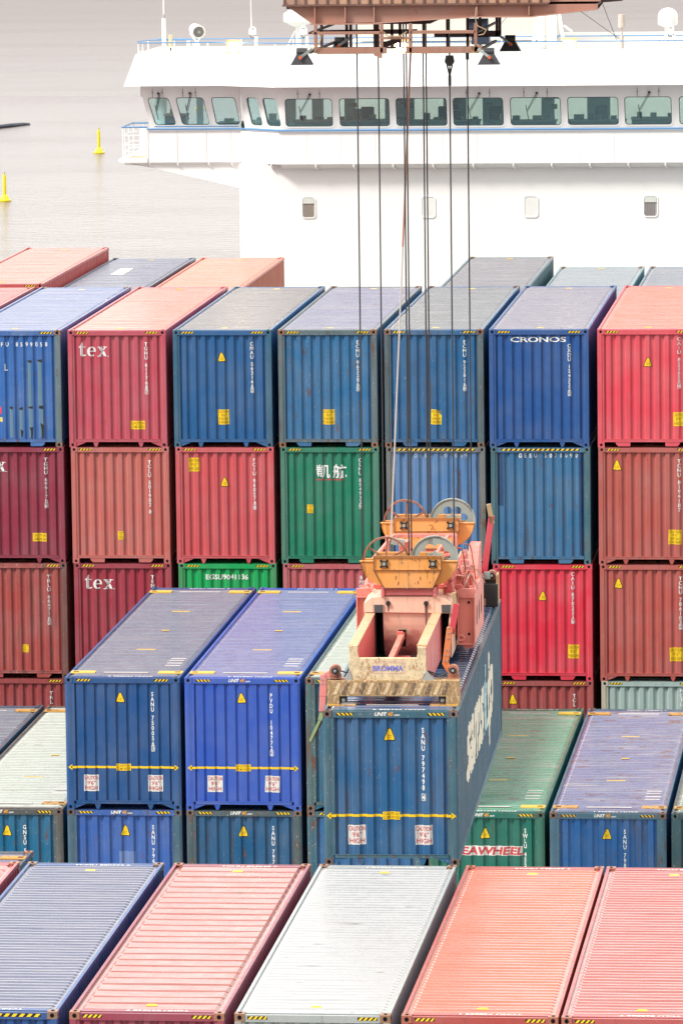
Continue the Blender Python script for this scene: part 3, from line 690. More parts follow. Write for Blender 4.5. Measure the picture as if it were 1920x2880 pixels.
sp = thing('container_spreader', 'orange and pink lifting spreader with four rope wheels on top of the hanging container', 'spreader', (HX, HY_, HZ), HROT)
def P_(name, b, mats, smooth=False, bevel=.008, parent=None): return part(name, b, mats, parent or sp, smooth, bevel)
def striped_beam(yf, back=False):
    b = MB()
    b.prism([(.03, 0), (.26, 0), (.26, .162), (2.24, .162), (2.24, 0), (2.49, 0), (2.49, .46), (.03, .46)], yf, yf+.38)
    o = P_('end_beam', b, [RUSTP]); return o
eb = striped_beam(.62)
b = MB()
for k in range(15):
    x0 = .14+k*.155
    if x0 > 2.25: break
    b.quad([(x0, .616, .20), (x0+.07, .616, .20), (x0+.16, .616, .42), (x0+.09, .616, .42)], k % 2)
part('hazard_stripe', b, [scraped('scraped_pale_stripe', (.70, .54, .34), (.42, .27, .13), (.20, .13, .08), .2), scraped('scraped_dark_stripe', (.15, .11, .085), (.34, .22, .11), (.5, .36, .22), .5)], eb)
for x in (.33, 2.17):
    b = MB(); b.box(x-.07, x+.07, .66, .70, .04, .16); b.cyl((x, .655, .09), (x, .662, .09), .035, n=12, mi=1); P_('lifting_lug', b, [GREASE_SHADE, GREYD], bevel=0)
for x in (.15, 2.36):
    b = MB(); b.box(x-.10, x+.10, .60, 1.0, -.004+.006, .012); P_('twistlock_plate', b, [YEL_OLD], bevel=0)
eb2 = striped_beam(LB-1.0); eb2.data.materials[0] = plain('near_black_beam', (.03, .028, .028), .5)  # rear beam near black all over
# U shaped cream plate with the maker's lettering
b = MB()
b.prism([(.455, .46), (1.80, .46), (1.83, .56), (1.875, .62), (1.875, 1.08), (1.716, 1.09), (1.716, .96), (1.70, .88), (.62, .88), (.603, .95), (.603, 1.12), (.443, 1.10), (.443, .62), (.47, .54)], .66, .74)
pl = P_('front_plate', b, [CREAMP])
bb = text_bm('BROMMA', .095, 1.16, .64, 'CENTER', sx=1.0, bold=.045)
for v in bb.verts: v.co.y = .656
bm_obj('lettering', bb, [plain('faded_blue_lettering', lin((120, 120, 200)), .6)], pl)
b = MB()
for x0, x1, z0, z1 in ((.88, 1.48, .595, .60), (.88, 1.48, .79, .795), (.88, .885, .60, .79), (1.475, 1.48, .60, .79), (1.0, 1.30, .82, .825)): b.quad([(x0, .655, z0), (x1, .655, z0), (x1, .655, z1), (x0, .655, z1)])
part('sticker_border', b, [plain('faded_pink_line', lin((215, 150, 180)), .6)], pl)
b = MB()      # concrete coloured gussets
b.prism([(.36, .462), (.50, .462), (.455, .66)], .64, .80); b.prism([(1.80, .462), (2.02, .462), (1.87, .64)], .64, .80); P_('gusset', b, [paint((175, 178, 172), .4)], bevel=0)
# telescopic arms with orange top flanges
for x0, x1, nm in ((.443, .598, 0), (1.717, 1.875, 1)):
    for ya, yb in ((.74, 5.6), (9.0, LB-.7)):
        b = MB(); b.box(x0, x1, ya, yb, .22, 1.085); b.box(x0-.012, x1+.012, ya, yb, 1.085, 1.115, 1)
        b.box(x0-.02, x1+.02, ya, ya+.02, 1.08, 1.12, 1)
        P_('telescopic_arm', b, [paint((236, 112, 108), .12, .4), paint((240, 175, 130), .45, .5)])
b = MB(); b.bar((1.06, 1.1, .50), (1.13, 4.6, .68), .11, .11); b.box(1.04, 1.16, 4.4, 4.5, .66, .78, 1); b.box(1.0, 1.3, 1.1, 4.5, .22, .30, 1)
P_('extension_rod', b, [paint((230, 150, 130), .5), SALM])
# main frame
MF = thing  # keep linter quiet
b = MB()
n = 10; z0, z1 = .24, 1.30
for k in range(n):     # curved front apron
    a, c = k/n, (k+1)/n
    f = lambda t: (4.62+.30*(1-t)**2.2, z0+(z1-z0)*t)
    (ya, za), (yc, zc) = f(a), f(c)
    b.quad([(.765, ya, za), (1.68, ya, za), (1.68, yc, zc), (.765, yc, zc)])
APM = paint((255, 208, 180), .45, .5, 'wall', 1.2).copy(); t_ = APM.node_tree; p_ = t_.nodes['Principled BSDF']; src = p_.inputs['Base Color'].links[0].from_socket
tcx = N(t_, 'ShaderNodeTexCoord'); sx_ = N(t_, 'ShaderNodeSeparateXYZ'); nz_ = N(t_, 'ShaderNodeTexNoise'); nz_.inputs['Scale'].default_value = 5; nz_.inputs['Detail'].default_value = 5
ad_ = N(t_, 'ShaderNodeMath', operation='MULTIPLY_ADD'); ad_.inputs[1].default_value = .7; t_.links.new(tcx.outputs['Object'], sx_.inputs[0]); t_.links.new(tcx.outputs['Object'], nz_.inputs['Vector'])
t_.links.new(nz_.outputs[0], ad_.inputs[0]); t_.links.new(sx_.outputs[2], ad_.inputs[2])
for lo_, hi_, cc in ((1.15, .80, (.55, .13, .11)), (.92, .55, (.10, .06, .07))):     # redder, then near black, towards the lower lip
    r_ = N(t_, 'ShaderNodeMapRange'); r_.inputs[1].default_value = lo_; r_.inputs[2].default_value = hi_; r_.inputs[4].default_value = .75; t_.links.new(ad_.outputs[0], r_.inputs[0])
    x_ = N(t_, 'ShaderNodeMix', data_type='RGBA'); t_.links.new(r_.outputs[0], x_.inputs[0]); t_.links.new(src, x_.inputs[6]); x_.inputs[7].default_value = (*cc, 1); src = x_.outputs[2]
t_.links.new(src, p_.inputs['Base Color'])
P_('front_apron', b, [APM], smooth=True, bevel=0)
b = MB()
b.prism([(.40, 1.13), (2.085, 1.11), (2.085, 1.29), (1.95, 1.40), (1.72, 1.44), (.74, 1.44), (.54, 1.42), (.40, 1.31)], 4.58, 4.72)
b.box(.40, .425, 4.72, 9.1, .25, 1.31); b.box(2.055, 2.085, 4.60, 9.1, .25, 1.29)
b.prism([(.40, 1.28), (2.085, 1.26), (2.085, 1.30), (1.95, 1.41), (1.72, 1.445), (.74, 1.445), (.54, 1.425), (.40, 1.32)], 4.72, 9.1)
b.prism([(1.96, .27), (2.085, .27), (2.085, 1.12), (2.05, 1.12)], 4.6, 4.64)
P_('main_frame', b, [paint((255, 200, 172), .5, .45, 'wall', 1.2)])
b = MB(); b.box(.43, .765, 5.6, 5.62, .22, 1.28); b.box(1.68, 2.05, 5.6, 5.62, .22, 1.28); b.box(.76, .775, 4.95, 5.6, .22, 1.28); b.box(1.67, 1.685, 4.95, 5.6, .22, 1.28)
b.box(.43, 2.05, 4.75, 9.0, .2, .22); b.box(.61, .765, 4.66, 5.6, 1.115, 1.13); b.box(.427, .435, 4.73, 5.6, .22, 1.28); b.box(2.04, 2.05, 4.73, 5.6, .22, 1.28)
b.box(.605, .62, 4.70, 5.6, .22, 1.10)
P_('arm_slot', b, [GREASE_SHADE], bevel=0)  # slot interior blacked out: the shade of the recess put into the colour
for x in (.60, 1.90):    # dark bolted wear plates above the slots
    b = MB(); b.prism([(x, 1.13), (x+.16, 1.13), (x+.17, 1.28), (x-.005, 1.28)], 4.55, 4.58); P_('wear_plate', b, [plain('slate_plate', (.07, .075, .08), .5)], bevel=0)
for x in (.87, 1.60):
    part('grease_run', MB().prism([(x-.03, 1.27), (x+.03, 1.27), (x+.022, 1.05), (x+.008, .86), (x-.012, .88), (x-.02, 1.1)], 4.572, 4.578) if x > 1 else MB().prism([(x-.02, 1.27), (x+.02, 1.27), (x+.006, 1.16), (x-.008, 1.15)], 4.572, 4.578), [paint((120, 85, 80), .7, .5)], sp)
    b = MB(); b.cyl((x, 4.54, 1.31), (x, 4.60, 1.31), .045, n=16); b.cyl((x, 4.53, 1.31), (x, 4.545, 1.31), .03, n=16, mi=1); P_('pin', b, [GREASE_SHADE, STEEL], bevel=0)
b = MB(); b.box(1.06, 1.20, 4.60, 4.66, .46, .78); P_('slot', b, [DARK], bevel=0)
# outer cross boxes with flanges and holes
def cross_box(x0, x1, inner):
    b = MB(); b.box(x0+.03, x1-.03, 5.66, 8.3, .34, 1.27); b.box(x0, x1, 5.58, 8.3, 1.26, 1.29); b.box(x0, x1, 5.60, 5.66, 1.29, 1.44)
    b.box(x0, x0+.03, 5.58, 8.3, .34, 1.26); b.box(x1-.03, x1, 5.58, 8.3, .34, 1.26); b.box(x0, x1, 5.60, 5.68, .33, .36)
    b.box(x0+.1, x1-.04, 5.7, 6.2, .25, .34); b.box(x0+.06, x1-.02, 5.66, 8.3, 1.29, 1.34)
    o = P_('cross_beam', b, [PINK])
    h = MB()
    for z in (.54, 1.16): h.cyl((x0*.45+x1*.55+.03, 5.652, z), (x0*.45+x1*.55+.03, 5.66, z), .026, n=14)
    part('bolt_hole', h, [DARK], o)
    return o
cross_box(.165, .47, 1); cb = cross_box(2.13, 2.476, -1)
b = MB()
for y in (6.1, 6.8, 7.5): b.prism([(y+.12*math.cos(R(a)), .85+.2*math.sin(R(a))) for a in range(0, 360, 30)], 2.477, 2.481, 'x')
part('lightening_hole', b, [plain('hole_shadow_red', (.08, .02, .02), .7)], cb)
b = MB(); b.prism([(7.6, .3), (8.9, .3), (8.9, 1.9), (8.3, 1.9), (7.6, 1.38)], 2.19, 2.40, 'x'); b.prism([(7.6, .12), (8.9, .12), (8.9, .3), (7.6, .3)], 2.2, 2.38, 'x')
P_('side_bracket', b, [paint((240, 135, 122), .25, .45)])
b = MB(); b.bar((2.12, 5.72, .48), (2.12, 5.72, .66), .05, .03)
b.lathe([(.055, -.02), (.075, 0), (.055, .02), (.035, 0), (.055, -.02)], (2.20, 5.6, .47), 'y', 16); P_('shackle', b, [PINK], bevel=0)
# headblock: two orange boxes, each with two rope wheels
def holed_disc(name, outer, holes, cx, cy, cz, thick, mt, parent):
    cu = bpy.data.curves.new(name, 'CURVE'); cu.dimensions = '2D'; cu.fill_mode = 'BOTH'; cu.extrude = thick/2
    for (ox, oy, r) in [(0, 0, outer)]+holes:
        s = cu.splines.new('POLY'); n = 40 if r == outer else 18; s.points.add(n-1)
        for k in range(n):
            t = 2*math.pi*k/n; s.points[k].co = (ox+r*math.cos(t), oy+r*math.sin(t), 0, 1)
        s.use_cyclic_u = True
    ob = bpy.data.objects.new('t', cu); C.objects.link(ob); bpy.context.view_layer.update()
    me = bpy.data.meshes.new_from_object(ob.evaluated_get(bpy.context.evaluated_depsgraph_get())); bpy.data.objects.remove(ob)
    for v in me.vertices: v.co = (cx+v.co.x, cy+v.co.z, cz+v.co.y)
    me.materials.clear(); me.materials.append(mt); return link(name, me, parent)
def headblock(ox, oy, oz, worn):
    def T3(p): return p
    b = MB(); z = lambda v: v+oz; x = lambda v: v+ox
    b.prism([(x(.605), z(1.975)), (x(.79), z(1.615)), (x(1.74), z(1.615)), (x(1.909), z(1.975)), (x(1.909), z(2.225)), (x(.605), z(2.225))], oy+4.50, oy+4.56)
    b.prism([(x(.605), z(1.99)), (x(.79), z(1.615)), (x(1.74), z(1.615)), (x(1.909), z(1.99)), (x(1.909), z(2.225)), (x(.605), z(2.225))], oy+5.12, oy+5.18)
    b.box(x(.60), x(1.915), oy+4.47, oy+4.58, z(2.215), z(2.235)); b.box(x(.60), x(1.915), oy+4.47, oy+4.52, z(1.962), z(1.98))
    b.box(x(.79), x(1.74), oy+4.56, oy+5.12, z(1.60), z(1.63)); b.box(x(.60), x(.62), oy+4.5, oy+5.12, z(1.98), z(2.22)); b.box(x(1.89), x(1.909), oy+4.5, oy+5.12, z(1.98), z(2.22))
    hb = P_('headblock_box', b, [ORG], bevel=.006)
    b = MB(); rq = random.Random(int(oy*7)+3)
    for p_, q_ in (((.60, 2.236), (1.915, 2.236)), ((.60, 1.971), (1.915, 1.971)), ((.605, 1.97), (.79, 1.615)), ((1.909, 1.97), (1.74, 1.615)), ((.605, 1.97), (.605, 2.22)), ((1.905, 1.97), (1.905, 2.22)), ((.79, 1.615), (1.74, 1.615))):
        b.bar((x(p_[0]), oy+4.478, z(p_[1])), (x(q_[0]), oy+4.478, z(q_[1])), .016, .016)
    for k in range(16):
        u, vv = rq.uniform(.75, 1.8), rq.uniform(1.66, 2.2); l_ = rq.uniform(.02, .07); an = rq.uniform(.5, 2.4)
        b.bar((x(u), oy+4.496, z(vv)), (x(u+l_*math.cos(an)), oy+4.496, z(vv+l_*math.sin(an))), .008, .010)
    o_ = part('worn_edge', b, [paint((120, 75, 50), .9, .6)], hb); o_['kind'] = 'stuff'
    # sheave casing: lower halves of two discs
    pts = []
    for k in range(0, 10): t = R(180+k*11); pts.append((x(.80+.46*math.cos(t)), z(2.12+.47*math.sin(t))))
    for k in range(0, 10): t = R(261+k*11); pts.append((x(1.737+.46*math.cos(t)), z(2.12+.47*math.sin(t))))
    b = MB(); b.prism(pts, oy+4.62, oy+4.66); b.prism(pts, oy+5.00, oy+5.04)
    for p, q in zip(pts, pts[1:]): b.quad([(p[0], oy+4.60, p[1]), (q[0], oy+4.60, q[1]), (q[0], oy+5.06, q[1]), (p[0], oy+5.06, p[1])])
    b.box(x(.325), x(.62), oy+4.60, oy+4.68, z(2.11), z(2.13)); b.box(x(1.90), x(2.21), oy+4.60, oy+4.68, z(2.11), z(2.13))
    P_('wheel_guard', b, [ORG], bevel=.004)
    # spoked rusty wheel
    cx, cy, cz, r = x(.815), oy+4.83, z(2.13), .44
    b = MB(); b.lathe([(r, -.04), (r, .04), (r-.035, .04), (r-.02, 0), (r-.035, -.04), (r, -.04)], (cx, cy, cz), 'y', 40)
    for k in range(6):
        t = R(60*k+25); b.bar((cx+.05*math.cos(t), cy, cz+.05*math.sin(t)), (cx+(r-.02)*math.cos(t), cy, cz+(r-.02)*math.sin(t)), .035, .035, upd=(0, 1, 0))
    b.cyl((cx, cy-.06, cz), (cx, cy+.06, cz), .07)
    P_('rope_wheel', b, [RIMR], bevel=0)
    cx = x(1.757)
    holes = [(.225*math.cos(R(a)), .225*math.sin(R(a)), .092) for a in (18, 66, 114, 162, 210, 258, 306)]
    w2 = holed_disc('rope_wheel', .445, holes, cx, oy+4.83, cz, .05, GREYD, sp)
    b = MB(); b.lathe([(.445, -.045), (.42, -.03), (.42, .03), (.445, .045), (.46, .045), (.46, -.045), (.445, -.045)], (cx, oy+4.83, cz), 'y', 40); part('wheel_rim', b, [GREYD], w2)
    for bx in (.806, 1.743):
        b = MB(); b.cyl((x(bx), oy+4.46, z(2.09)), (x(bx), oy+4.50, z(2.09)), .058, n=16); b.cyl((x(bx), oy+4.44, z(2.09)), (x(bx), oy+4.47, z(2.09)), .034, n=12, mi=2)
        for a in (45, 135, 225, 315): b.cyl((x(bx)+.082*math.cos(R(a)), oy+4.46, z(2.09)+.082*math.sin(R(a))), (x(bx)+.082*math.cos(R(a)), oy+4.50, z(2.09)+.082*math.sin(R(a))), .024, n=10, mi=1)
        part('bearing', b, [STEEL, GREASE_SHADE, GREYD], hb)
    b = MB(); b.box(x(.80), x(1.74), oy+4.56, oy+5.1, z(1.46), z(1.60)); b.box(x(.74), x(.80), oy+4.52, oy+5.1, z(1.44), z(1.62)); b.box(x(1.74), x(1.80), oy+4.52, oy+5.1, z(1.44), z(1.62)); P_('headblock_foot', b, [paint((225, 120, 120), .35)])
headblock(0, 0, 0, 0)
headblock(.05, 4.40, .135, 1)
b = MB()
for xx in (.72, 1.98): b.box(xx, xx+.1, 4.9, 9.6, 1.50, 1.64)
for yy in (5.6, 7.6): b.box(.5, 2.2, yy, yy+.1, 1.44, 1.52)
b.bar((2.02, 4.95, 1.75), (2.06, 6.3, 1.66), .10, .12)
P_('connecting_frame', b, [SALM])
b = MB()     # pink gantry between the wheels
yy = 6.6
b.bar((.82, yy, 2.34), (2.06, yy, 2.34), .07, .07); b.bar((.82, yy, 2.34), (.44, 5.4, 1.95), .06, .06); b.bar((.44, 5.4, 1.95), (.44, 5.4, 1.5), .06, .06)
b.bar((2.03, yy, 2.36), (2.03, yy, 1.4), .09, .09); b.bar((1.90, yy, 2.34), (1.72, 5.6, 2.1), .06, .06); b.bar((.70, yy, 2.34), (.70, yy, 1.4), .07, .07)
b.box(.92, 1.12, 6.7, 7.1, 1.7, 2.2); b.bar((1.5, 6.4, 1.9), (2.05, 6.4, 2.02), .05, .05)
P_('cable_gantry', b, [PINK])
b = MB(); b.bar((.80, 6.4, 2.27), (1.06, 6.4, 2.22), .16, .12); b.cyl((.79, 6.45, 2.2), (.79, 6.45, 2.33), .03, n=10)
P_('cable_socket', b, [GREYD], bevel=0)
for pts, mm in (([(.30, 5.7, 1.46), (.34, 5.4, 1.62), (.48, 5.2, 1.58), (.56, 5.0, 1.46)], PINK), ([(1.98, 5.3, 1.5), (2.1, 5.5, 1.72), (2.25, 5.8, 1.66), (2.33, 6.0, 1.44)], PINK), ([(1.95, 5.0, 1.46), (2.02, 5.2, 1.60), (2.12, 5.4, 1.52)], RIMR), ([(2.44, 6.0, 1.3), (2.46, 6.0, .9), (2.45, 6.1, .5)], PALE)):
    P_('hose', MB().tube(pts, .012, 6), [mm], bevel=0)
b = MB(); b.cyl((2.0, 5.3, 1.56), (2.0, 5.7, 1.60), .05, n=12); b.box(1.9, 2.1, 5.0, 5.25, 1.44, 1.56, 1); b.box(1.86, 1.98, 5.6, 6.0, 1.46, 1.7, 1); P_('hydraulic_pump', b, [GREASE_SHADE, SALM])
# handrails and hoses
b = MB()
for dx, dy in ((0, 0), (.13, .5)): b.tube([(2.05+dx, 6.1+dy, 2.18), (2.19+dx, 6.1+dy, 2.16), (2.22+dx, 6.1+dy, 2.05), (2.30+dx, 6.1+dy, 1.45)], .014, 6)
P_('handrail', b, [RIMR], bevel=0)
def arc(p0, p1, h, n=8, side=0): 
    p0, p1 = Vector(p0), Vector(p1); return [tuple(p0.lerp(p1, k/n)+Vector((side*math.sin(math.pi*k/n), 0, h*math.sin(math.pi*k/n)))) for k in range(n+1)]
rnd = random.Random(4)
for k in range(14):
    b = MB(); x0 = 1.98+rnd.random()*.30; y0 = 5.7+rnd.random()*1.4
    b.tube(arc((x0, y0, 1.40), (x0+.12+rnd.random()*.25, y0+rnd.uniform(-.3, .5), 1.36), .14+rnd.random()*.30), .009+rnd.random()*.004, 6); P_('hose', b, [[PINK, paint((205, 190, 185), .3), RIMR][k % 3]], bevel=0)
for k in range(5):
    b = MB(); x0 = .22+.05*k; b.tube(arc((x0, 5.7, 1.42), (x0+.25, 5.9, 1.30), .12+.03*k), .009, 6); P_('hose', b, [[PINK, paint((205, 190, 185), .3)][k % 2]], bevel=0)
b = MB()
for k in range(9):
    x0, y0 = 2.0+rnd.random()*.34, 6.2+rnd.random()*1.6; s = .05+rnd.random()*.05; b.box(x0-s, x0+s, y0-s, y0+s, 1.34, 1.48+rnd.random()*.28, k % 2)
b.cyl((2.2, 6.9, 1.35), (2.2, 6.9, 1.7), .09, n=14, mi=1)
P_('valve_block', b, [SALM, PINK])
# flipper arms
def rotor(name_parent, cx, cy, cz, s=1):
    b = MB(); b.cyl((cx, cy-.06, cz), (cx, cy+.10, cz), .105*s, n=20); b.cyl((cx, cy-.085, cz), (cx, cy-.06, cz), .062*s, n=16, mi=1); b.cyl((cx, cy-.10, cz), (cx, cy-.08, cz), .026*s, n=10, mi=2)
    b.box(cx-.10*s, cx+.10*s, cy-.04, cy+.2, cz-.16*s, cz-.08*s, 0)
    part('actuator', b, [paint((190, 120, 95), .9, .6), STEEL, GREYD], name_parent, bevel=.004)
fl = part('flipper_arm', MB().bar((-.03, .72, .56), (-.055, .72, .15), .10, .13).bar((-.055, .72, .16), (-.075, .72, -.14), .09, .12).bar((-.02, .72, .53), (.14, .72, .60), .10, .12), [paint((240, 145, 140), .25)], sp, bevel=.01)
part('guide_tip', MB().bar((-.07, .74, -.12), (-.12, .74, -.30), .10, .08).bar((-.12, .74, -.30), (-.31, .74, -.70), .09, .05), [paint((165, 190, 130), .5)], fl)
part('rubbing_strip', MB().bar((-.05, .76, -.27), (-.28, .76, -.70), .10, .035), [paint((95, 85, 70), .8)], fl)
part('bolt', MB().cyl((-.07, .655, .47), (-.07, .66, .47), .014, n=8).cyl((-.01, .655, .47), (-.01, .66, .47), .014, n=8).cyl((-.07, .655, .40), (-.07, .66, .40), .014, n=8).cyl((-.01, .655, .40), (-.01, .66, .40), .014, n=8), [GREYD], fl)
rotor(fl, .18, .70, .64)
fl['label'] = 'pink arm hanging down at the front left corner with a greenish tip'
fr = part('flipper_arm', MB().bar((2.215, .9, .72), (2.31, .9, 1.42), .10, .115).bar((2.21, .9, .75), (2.30, .9, .60), .10, .11), [ARMO], sp, bevel=.01)
part('upper_arm', MB().bar((2.335, .93, 1.30), (2.43, .93, 1.86), .08, .105), [ARMR], fr); part('guide_tip', MB().bar((2.43, .95, 1.70), (2.38, .95, 2.06), .09, .07), [WOODY], fr)
b = MB()
for z in (.80, .90, 1.0, 1.22, 1.32, 1.42):
    for dx in (-.022, .03): cx = 2.215+(z-.72)*.136+dx; b.cyl((cx, .835, z), (cx, .845, z), .013, n=8)
part('bolt', b, [GREYD], fr); rotor(fr, 2.36, .88, .62)
fr['label'] = 'raised orange and red arm at the front right corner'
br = part('flipper_arm', MB().bar((2.20, 13.0, .66), (2.36, 13.0, 1.86), .10, .12), [ARMR], sp, bevel=.01)
part('guide_tip', MB().bar((2.37, 13.0, 1.70), (2.30, 13.0, 2.10), .10, .09), [WOODY], br)
rotor(br, 2.36, 12.95, .62)
b = MB(); b.box(2.08, 2.44, 12.9, 13.1, .12, .58); P_('rear_housing', b, [GREASE_SHADE])
b = MB(); b.box(2.455, 2.50, 12.75, 13.15, .05, .66); b.box(2.08, 2.47, 12.72, 12.80, .03, .17); P_('rear_side_plate', b, [RUSTP])
b = MB(); b.box(2.20, 2.33, 12.86, 12.90, .54, .70); P_('junction_box', b, [GREYD])
br['label'] = 'raised crimson arm at the far right corner with a worn tip'
for pts in ([(1.88, .8, .62), (2.05, .8, .56), (2.25, .84, .52)], [(1.88, .8, .60), (2.08, .8, .50), (2.22, .82, .56)], [(.26, .7, .64), (.36, .72, .60), (.45, .72, .60)]):
    b = MB(); b.tube(pts, .014, 6); P_('hose', b, [GREASE_SHADE], bevel=0)

# ---------------------------------------------------------------- hoist ropes and power cable
ROPE = plain('dark_wire_rope', (.03, .032, .038), .5)
bpy.context.view_layer.update()
M = sp.matrix_world.copy()
def rope(xl, yl, zl, xt, yt, zt, label, mt=ROPE, r=.0145, name='hoist_rope', cat='wire rope'):
    p = M @ Vector((xl, yl, zl)); b = MB(); q = Vector((xt if xt is not None else p.x, yt if yt is not None else p.y, zt))
    b.cyl(p, q, r, n=8); o = link(name, b.mesh(name, [mt]), None); o['label'] = label; o['category'] = cat; o['group'] = 'ropes between trolley and spreader'; return o
TOPZ = 8.75
for (xx, yl, lab) in ((.37, 4.83, 'leftmost dark rope, running down to the left rim of the near rusty spoked wheel'), (1.26, 4.83, 'dark rope entering the near box beside the rusty wheel, left one of the middle pair'),
                      (1.312, 4.83, 'dark rope entering the near box beside the grey wheel, close right of its twin'), (2.135, 4.83, 'dark rope hanging from the teardrop socket to the rim of the near grey wheel'),
                      (.42, 9.23, 'dark rope running down to the left rim of the far rusty wheel'), (1.312, 9.23, 'dark rope ending between the far wheels, left of its twin'),
                      (1.37, 9.23, 'dark rope ending between the far wheels, right of its twin'), (2.19, 9.23, 'rightmost dark rope, running to the right rim of the far grey wheel')):
    rope(xx, yl, 2.12, None, None, TOPZ if yl < 6 else 8.62, lab)
o = rope(.79, 6.45, 2.33, 11.15, -27.6, 8.07, 'thin rust and white power cable slanting down from the trolley to the spreader', plain('cable_white', (.55, .50, .47), .5), .016, 'power_cable', 'cable')
part('upper_tone', MB().cyl(tuple(Vector((11.15, -27.6, 8.07))), tuple((Vector((11.15, -27.6, 8.07))).lerp(M @ Vector((.79, 6.45, 2.33)), .40)), .0185, n=8), [paint((190, 130, 105), .2)], o)  # one cable: its change of tone with the lighting put into two colours
def socket(xl, yl, z, tear):
    p = M @ Vector((xl, yl, 2.12)); b = MB()
    if tear:
        b.cyl((p.x, p.y, z), (p.x, p.y, z-.12), .075, .10, n=12); b.cyl((p.x, p.y, z-.12), (p.x, p.y, z-.20), .10, .05, n=12)
        b.bar((p.x-.05, p.y, z-.18), (p.x, p.y, z-.40), .025, .03); b.bar((p.x+.05, p.y, z-.18), (p.x, p.y, z-.40), .025, .03); b.cyl((p.x, p.y, z-.38), (p.x, p.y, z-.58), .032, n=10, mi=1)
    else: b.cyl((p.x, p.y, z), (p.x, p.y, z-.24), .036, n=10, mi=1)
    o = link('rope_socket', b.mesh('rope_socket', [GREASE_SHADE, STEEL])); o['label'] = 'black teardrop rope socket under the trolley frame' if tear else 'slim grey rope sleeve under the right end of the trolley frame'; o['category'] = 'rope socket'
socket(2.135, 4.83, 8.03, True); socket(2.19, 9.23, 7.98, False)

# ---------------------------------------------------------------- crane trolley
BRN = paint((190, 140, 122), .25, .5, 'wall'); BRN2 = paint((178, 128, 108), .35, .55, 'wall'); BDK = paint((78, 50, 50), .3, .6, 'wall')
tr = thing('crane_trolley', 'brown crane trolley with ribbed rusty side, hanging frame and four black floodlights', 'crane trolley', (11.8, -27, 8))
tr.location = (0, 0, 0)
def TP(name, b, mats, parent=None, smooth=False, bevel=.004): return part(name, b, mats, parent or tr, smooth, bevel)
b = MB(); x = 8.87; rnd = random.Random(2)
b.box(8.87, 13.9, -29.10, -24.0, 9.02, 11.5)
while x < 13.85:
    wv = .20+rnd.uniform(-.015, .015); b.box(x, x+.035, -29.15, -29.10, 9.02, 11.5, 1); b.box(x+.035, x+wv, -29.125, -29.10, 9.02, 11.5, rnd.choice([0, 0, 2])); x += wv
b.box(8.85, 13.92, -29.16, -24.0, 8.985, 9.02, 1)
TP('ribbed_side', b, [paint((185, 140, 115), .75, .6), paint((120, 82, 70), .8, .7), paint((205, 160, 130), .6, .6)])
b = MB(); b.box(13.9, 14.9, -29.0, -24.5, 9.03, 11.5); b.prism([(14.9, 9.0), (15.3, 9.03), (15.35, 9.15), (15.42, 9.14), (15.5, 9.05), (15.6, 9.3), (15.6, 11.5), (14.9, 11.5)], -28.8, -28.5, mi=1); TP('machinery_house', b, [BRN, BDK])
b = MB(); b.prism([(8.92, 8.985), (9.40, 8.655), (10.6, 8.665), (12.5, 8.77), (13.6, 8.765), (14.85, 8.90), (14.85, 8.985)], -29.04, -29.00)
b.box(9.38, 10.7, -29.16, -28.9, 8.635, 8.655)
b.prism([(10.6, 8.645), (12.5, 8.75), (12.5, 8.77), (10.6, 8.665)], -29.16, -28.9); b.prism([(12.5, 8.75), (13.6, 8.745), (14.85, 8.88), (14.85, 8.90), (13.6, 8.765), (12.5, 8.77)], -29.16, -28.9)
for xx in (9.47, 10.05, 10.6, 12.56, 13.55): b.box(xx-.012, xx+.012, -29.14, -29.04, 8.66 if xx < 11 else 8.78, 8.985)
TP('girder', b, [BRN])
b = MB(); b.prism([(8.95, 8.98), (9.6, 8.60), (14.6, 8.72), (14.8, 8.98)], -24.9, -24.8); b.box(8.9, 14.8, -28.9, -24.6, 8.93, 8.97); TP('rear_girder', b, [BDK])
b = MB(); y0, y1 = -29.26, -29.16
for xx in (9.49, 10.75, 11.30, 12.54): b.box(xx-.028, xx+.028, y0, y1, 8.10, 8.65)
b.box(9.42, 10.75, y0, y1, 8.455, 8.505); b.box(11.30, 12.54, y0, y1, 8.455, 8.515); b.box(10.75, 11.32, y0-.02, y1, 8.355, 8.395)
b.box(9.52, 10.84, y0, y1, 8.085, 8.20); b.box(11.21, 12.60, y0, y1, 8.085, 8.20); b.box(12.54, 12.66, y0, y1, 8.14, 8.23)
b.prism([(10.6, 8.085), (10.75, 8.085), (10.75, 7.99), (10.6, 8.05)], y0, y1)
TP('front_hanger', b, [BRN2])
b = MB(); y0, y1 = -24.86, -24.76
b.box(9.07, 11.02, y0, y1, 8.27, 8.36); b.box(11.36, 12.67, y0, y1, 8.20, 8.32); b.box(9.1, 12.2, y0, y1, 7.985, 8.015)
for xx in (9.12, 9.62, 9.70, 10.18, 10.24, 10.52, 10.68, 11.15, 11.62, 12.02, 12.27, 12.60, 12.66): b.box(xx-.026, xx+.026, y0, y1, 8.0 if xx < 12.3 else 8.2, 8.6)
b.prism([(10.55, 8.08), (10.9, 8.2), (10.9, 8.3), (10.55, 8.2)], -27.0, -26.9); b.box(10.2, 11.5, -27.2, -25.4, 8.56, 8.62); b.prism([(10.2, 8.62), (11.5, 8.60), (11.9, 8.72), (10.2, 8.70)], -28.4, -28.2)
for xx in (9.35, 12.55): b.box(xx, xx+.05, -29.2, -24.8, 8.46, 8.50); b.box(xx, xx+.05, -29.2, -24.8, 8.09, 8.14)
TP('rear_hanger', b, [BDK])
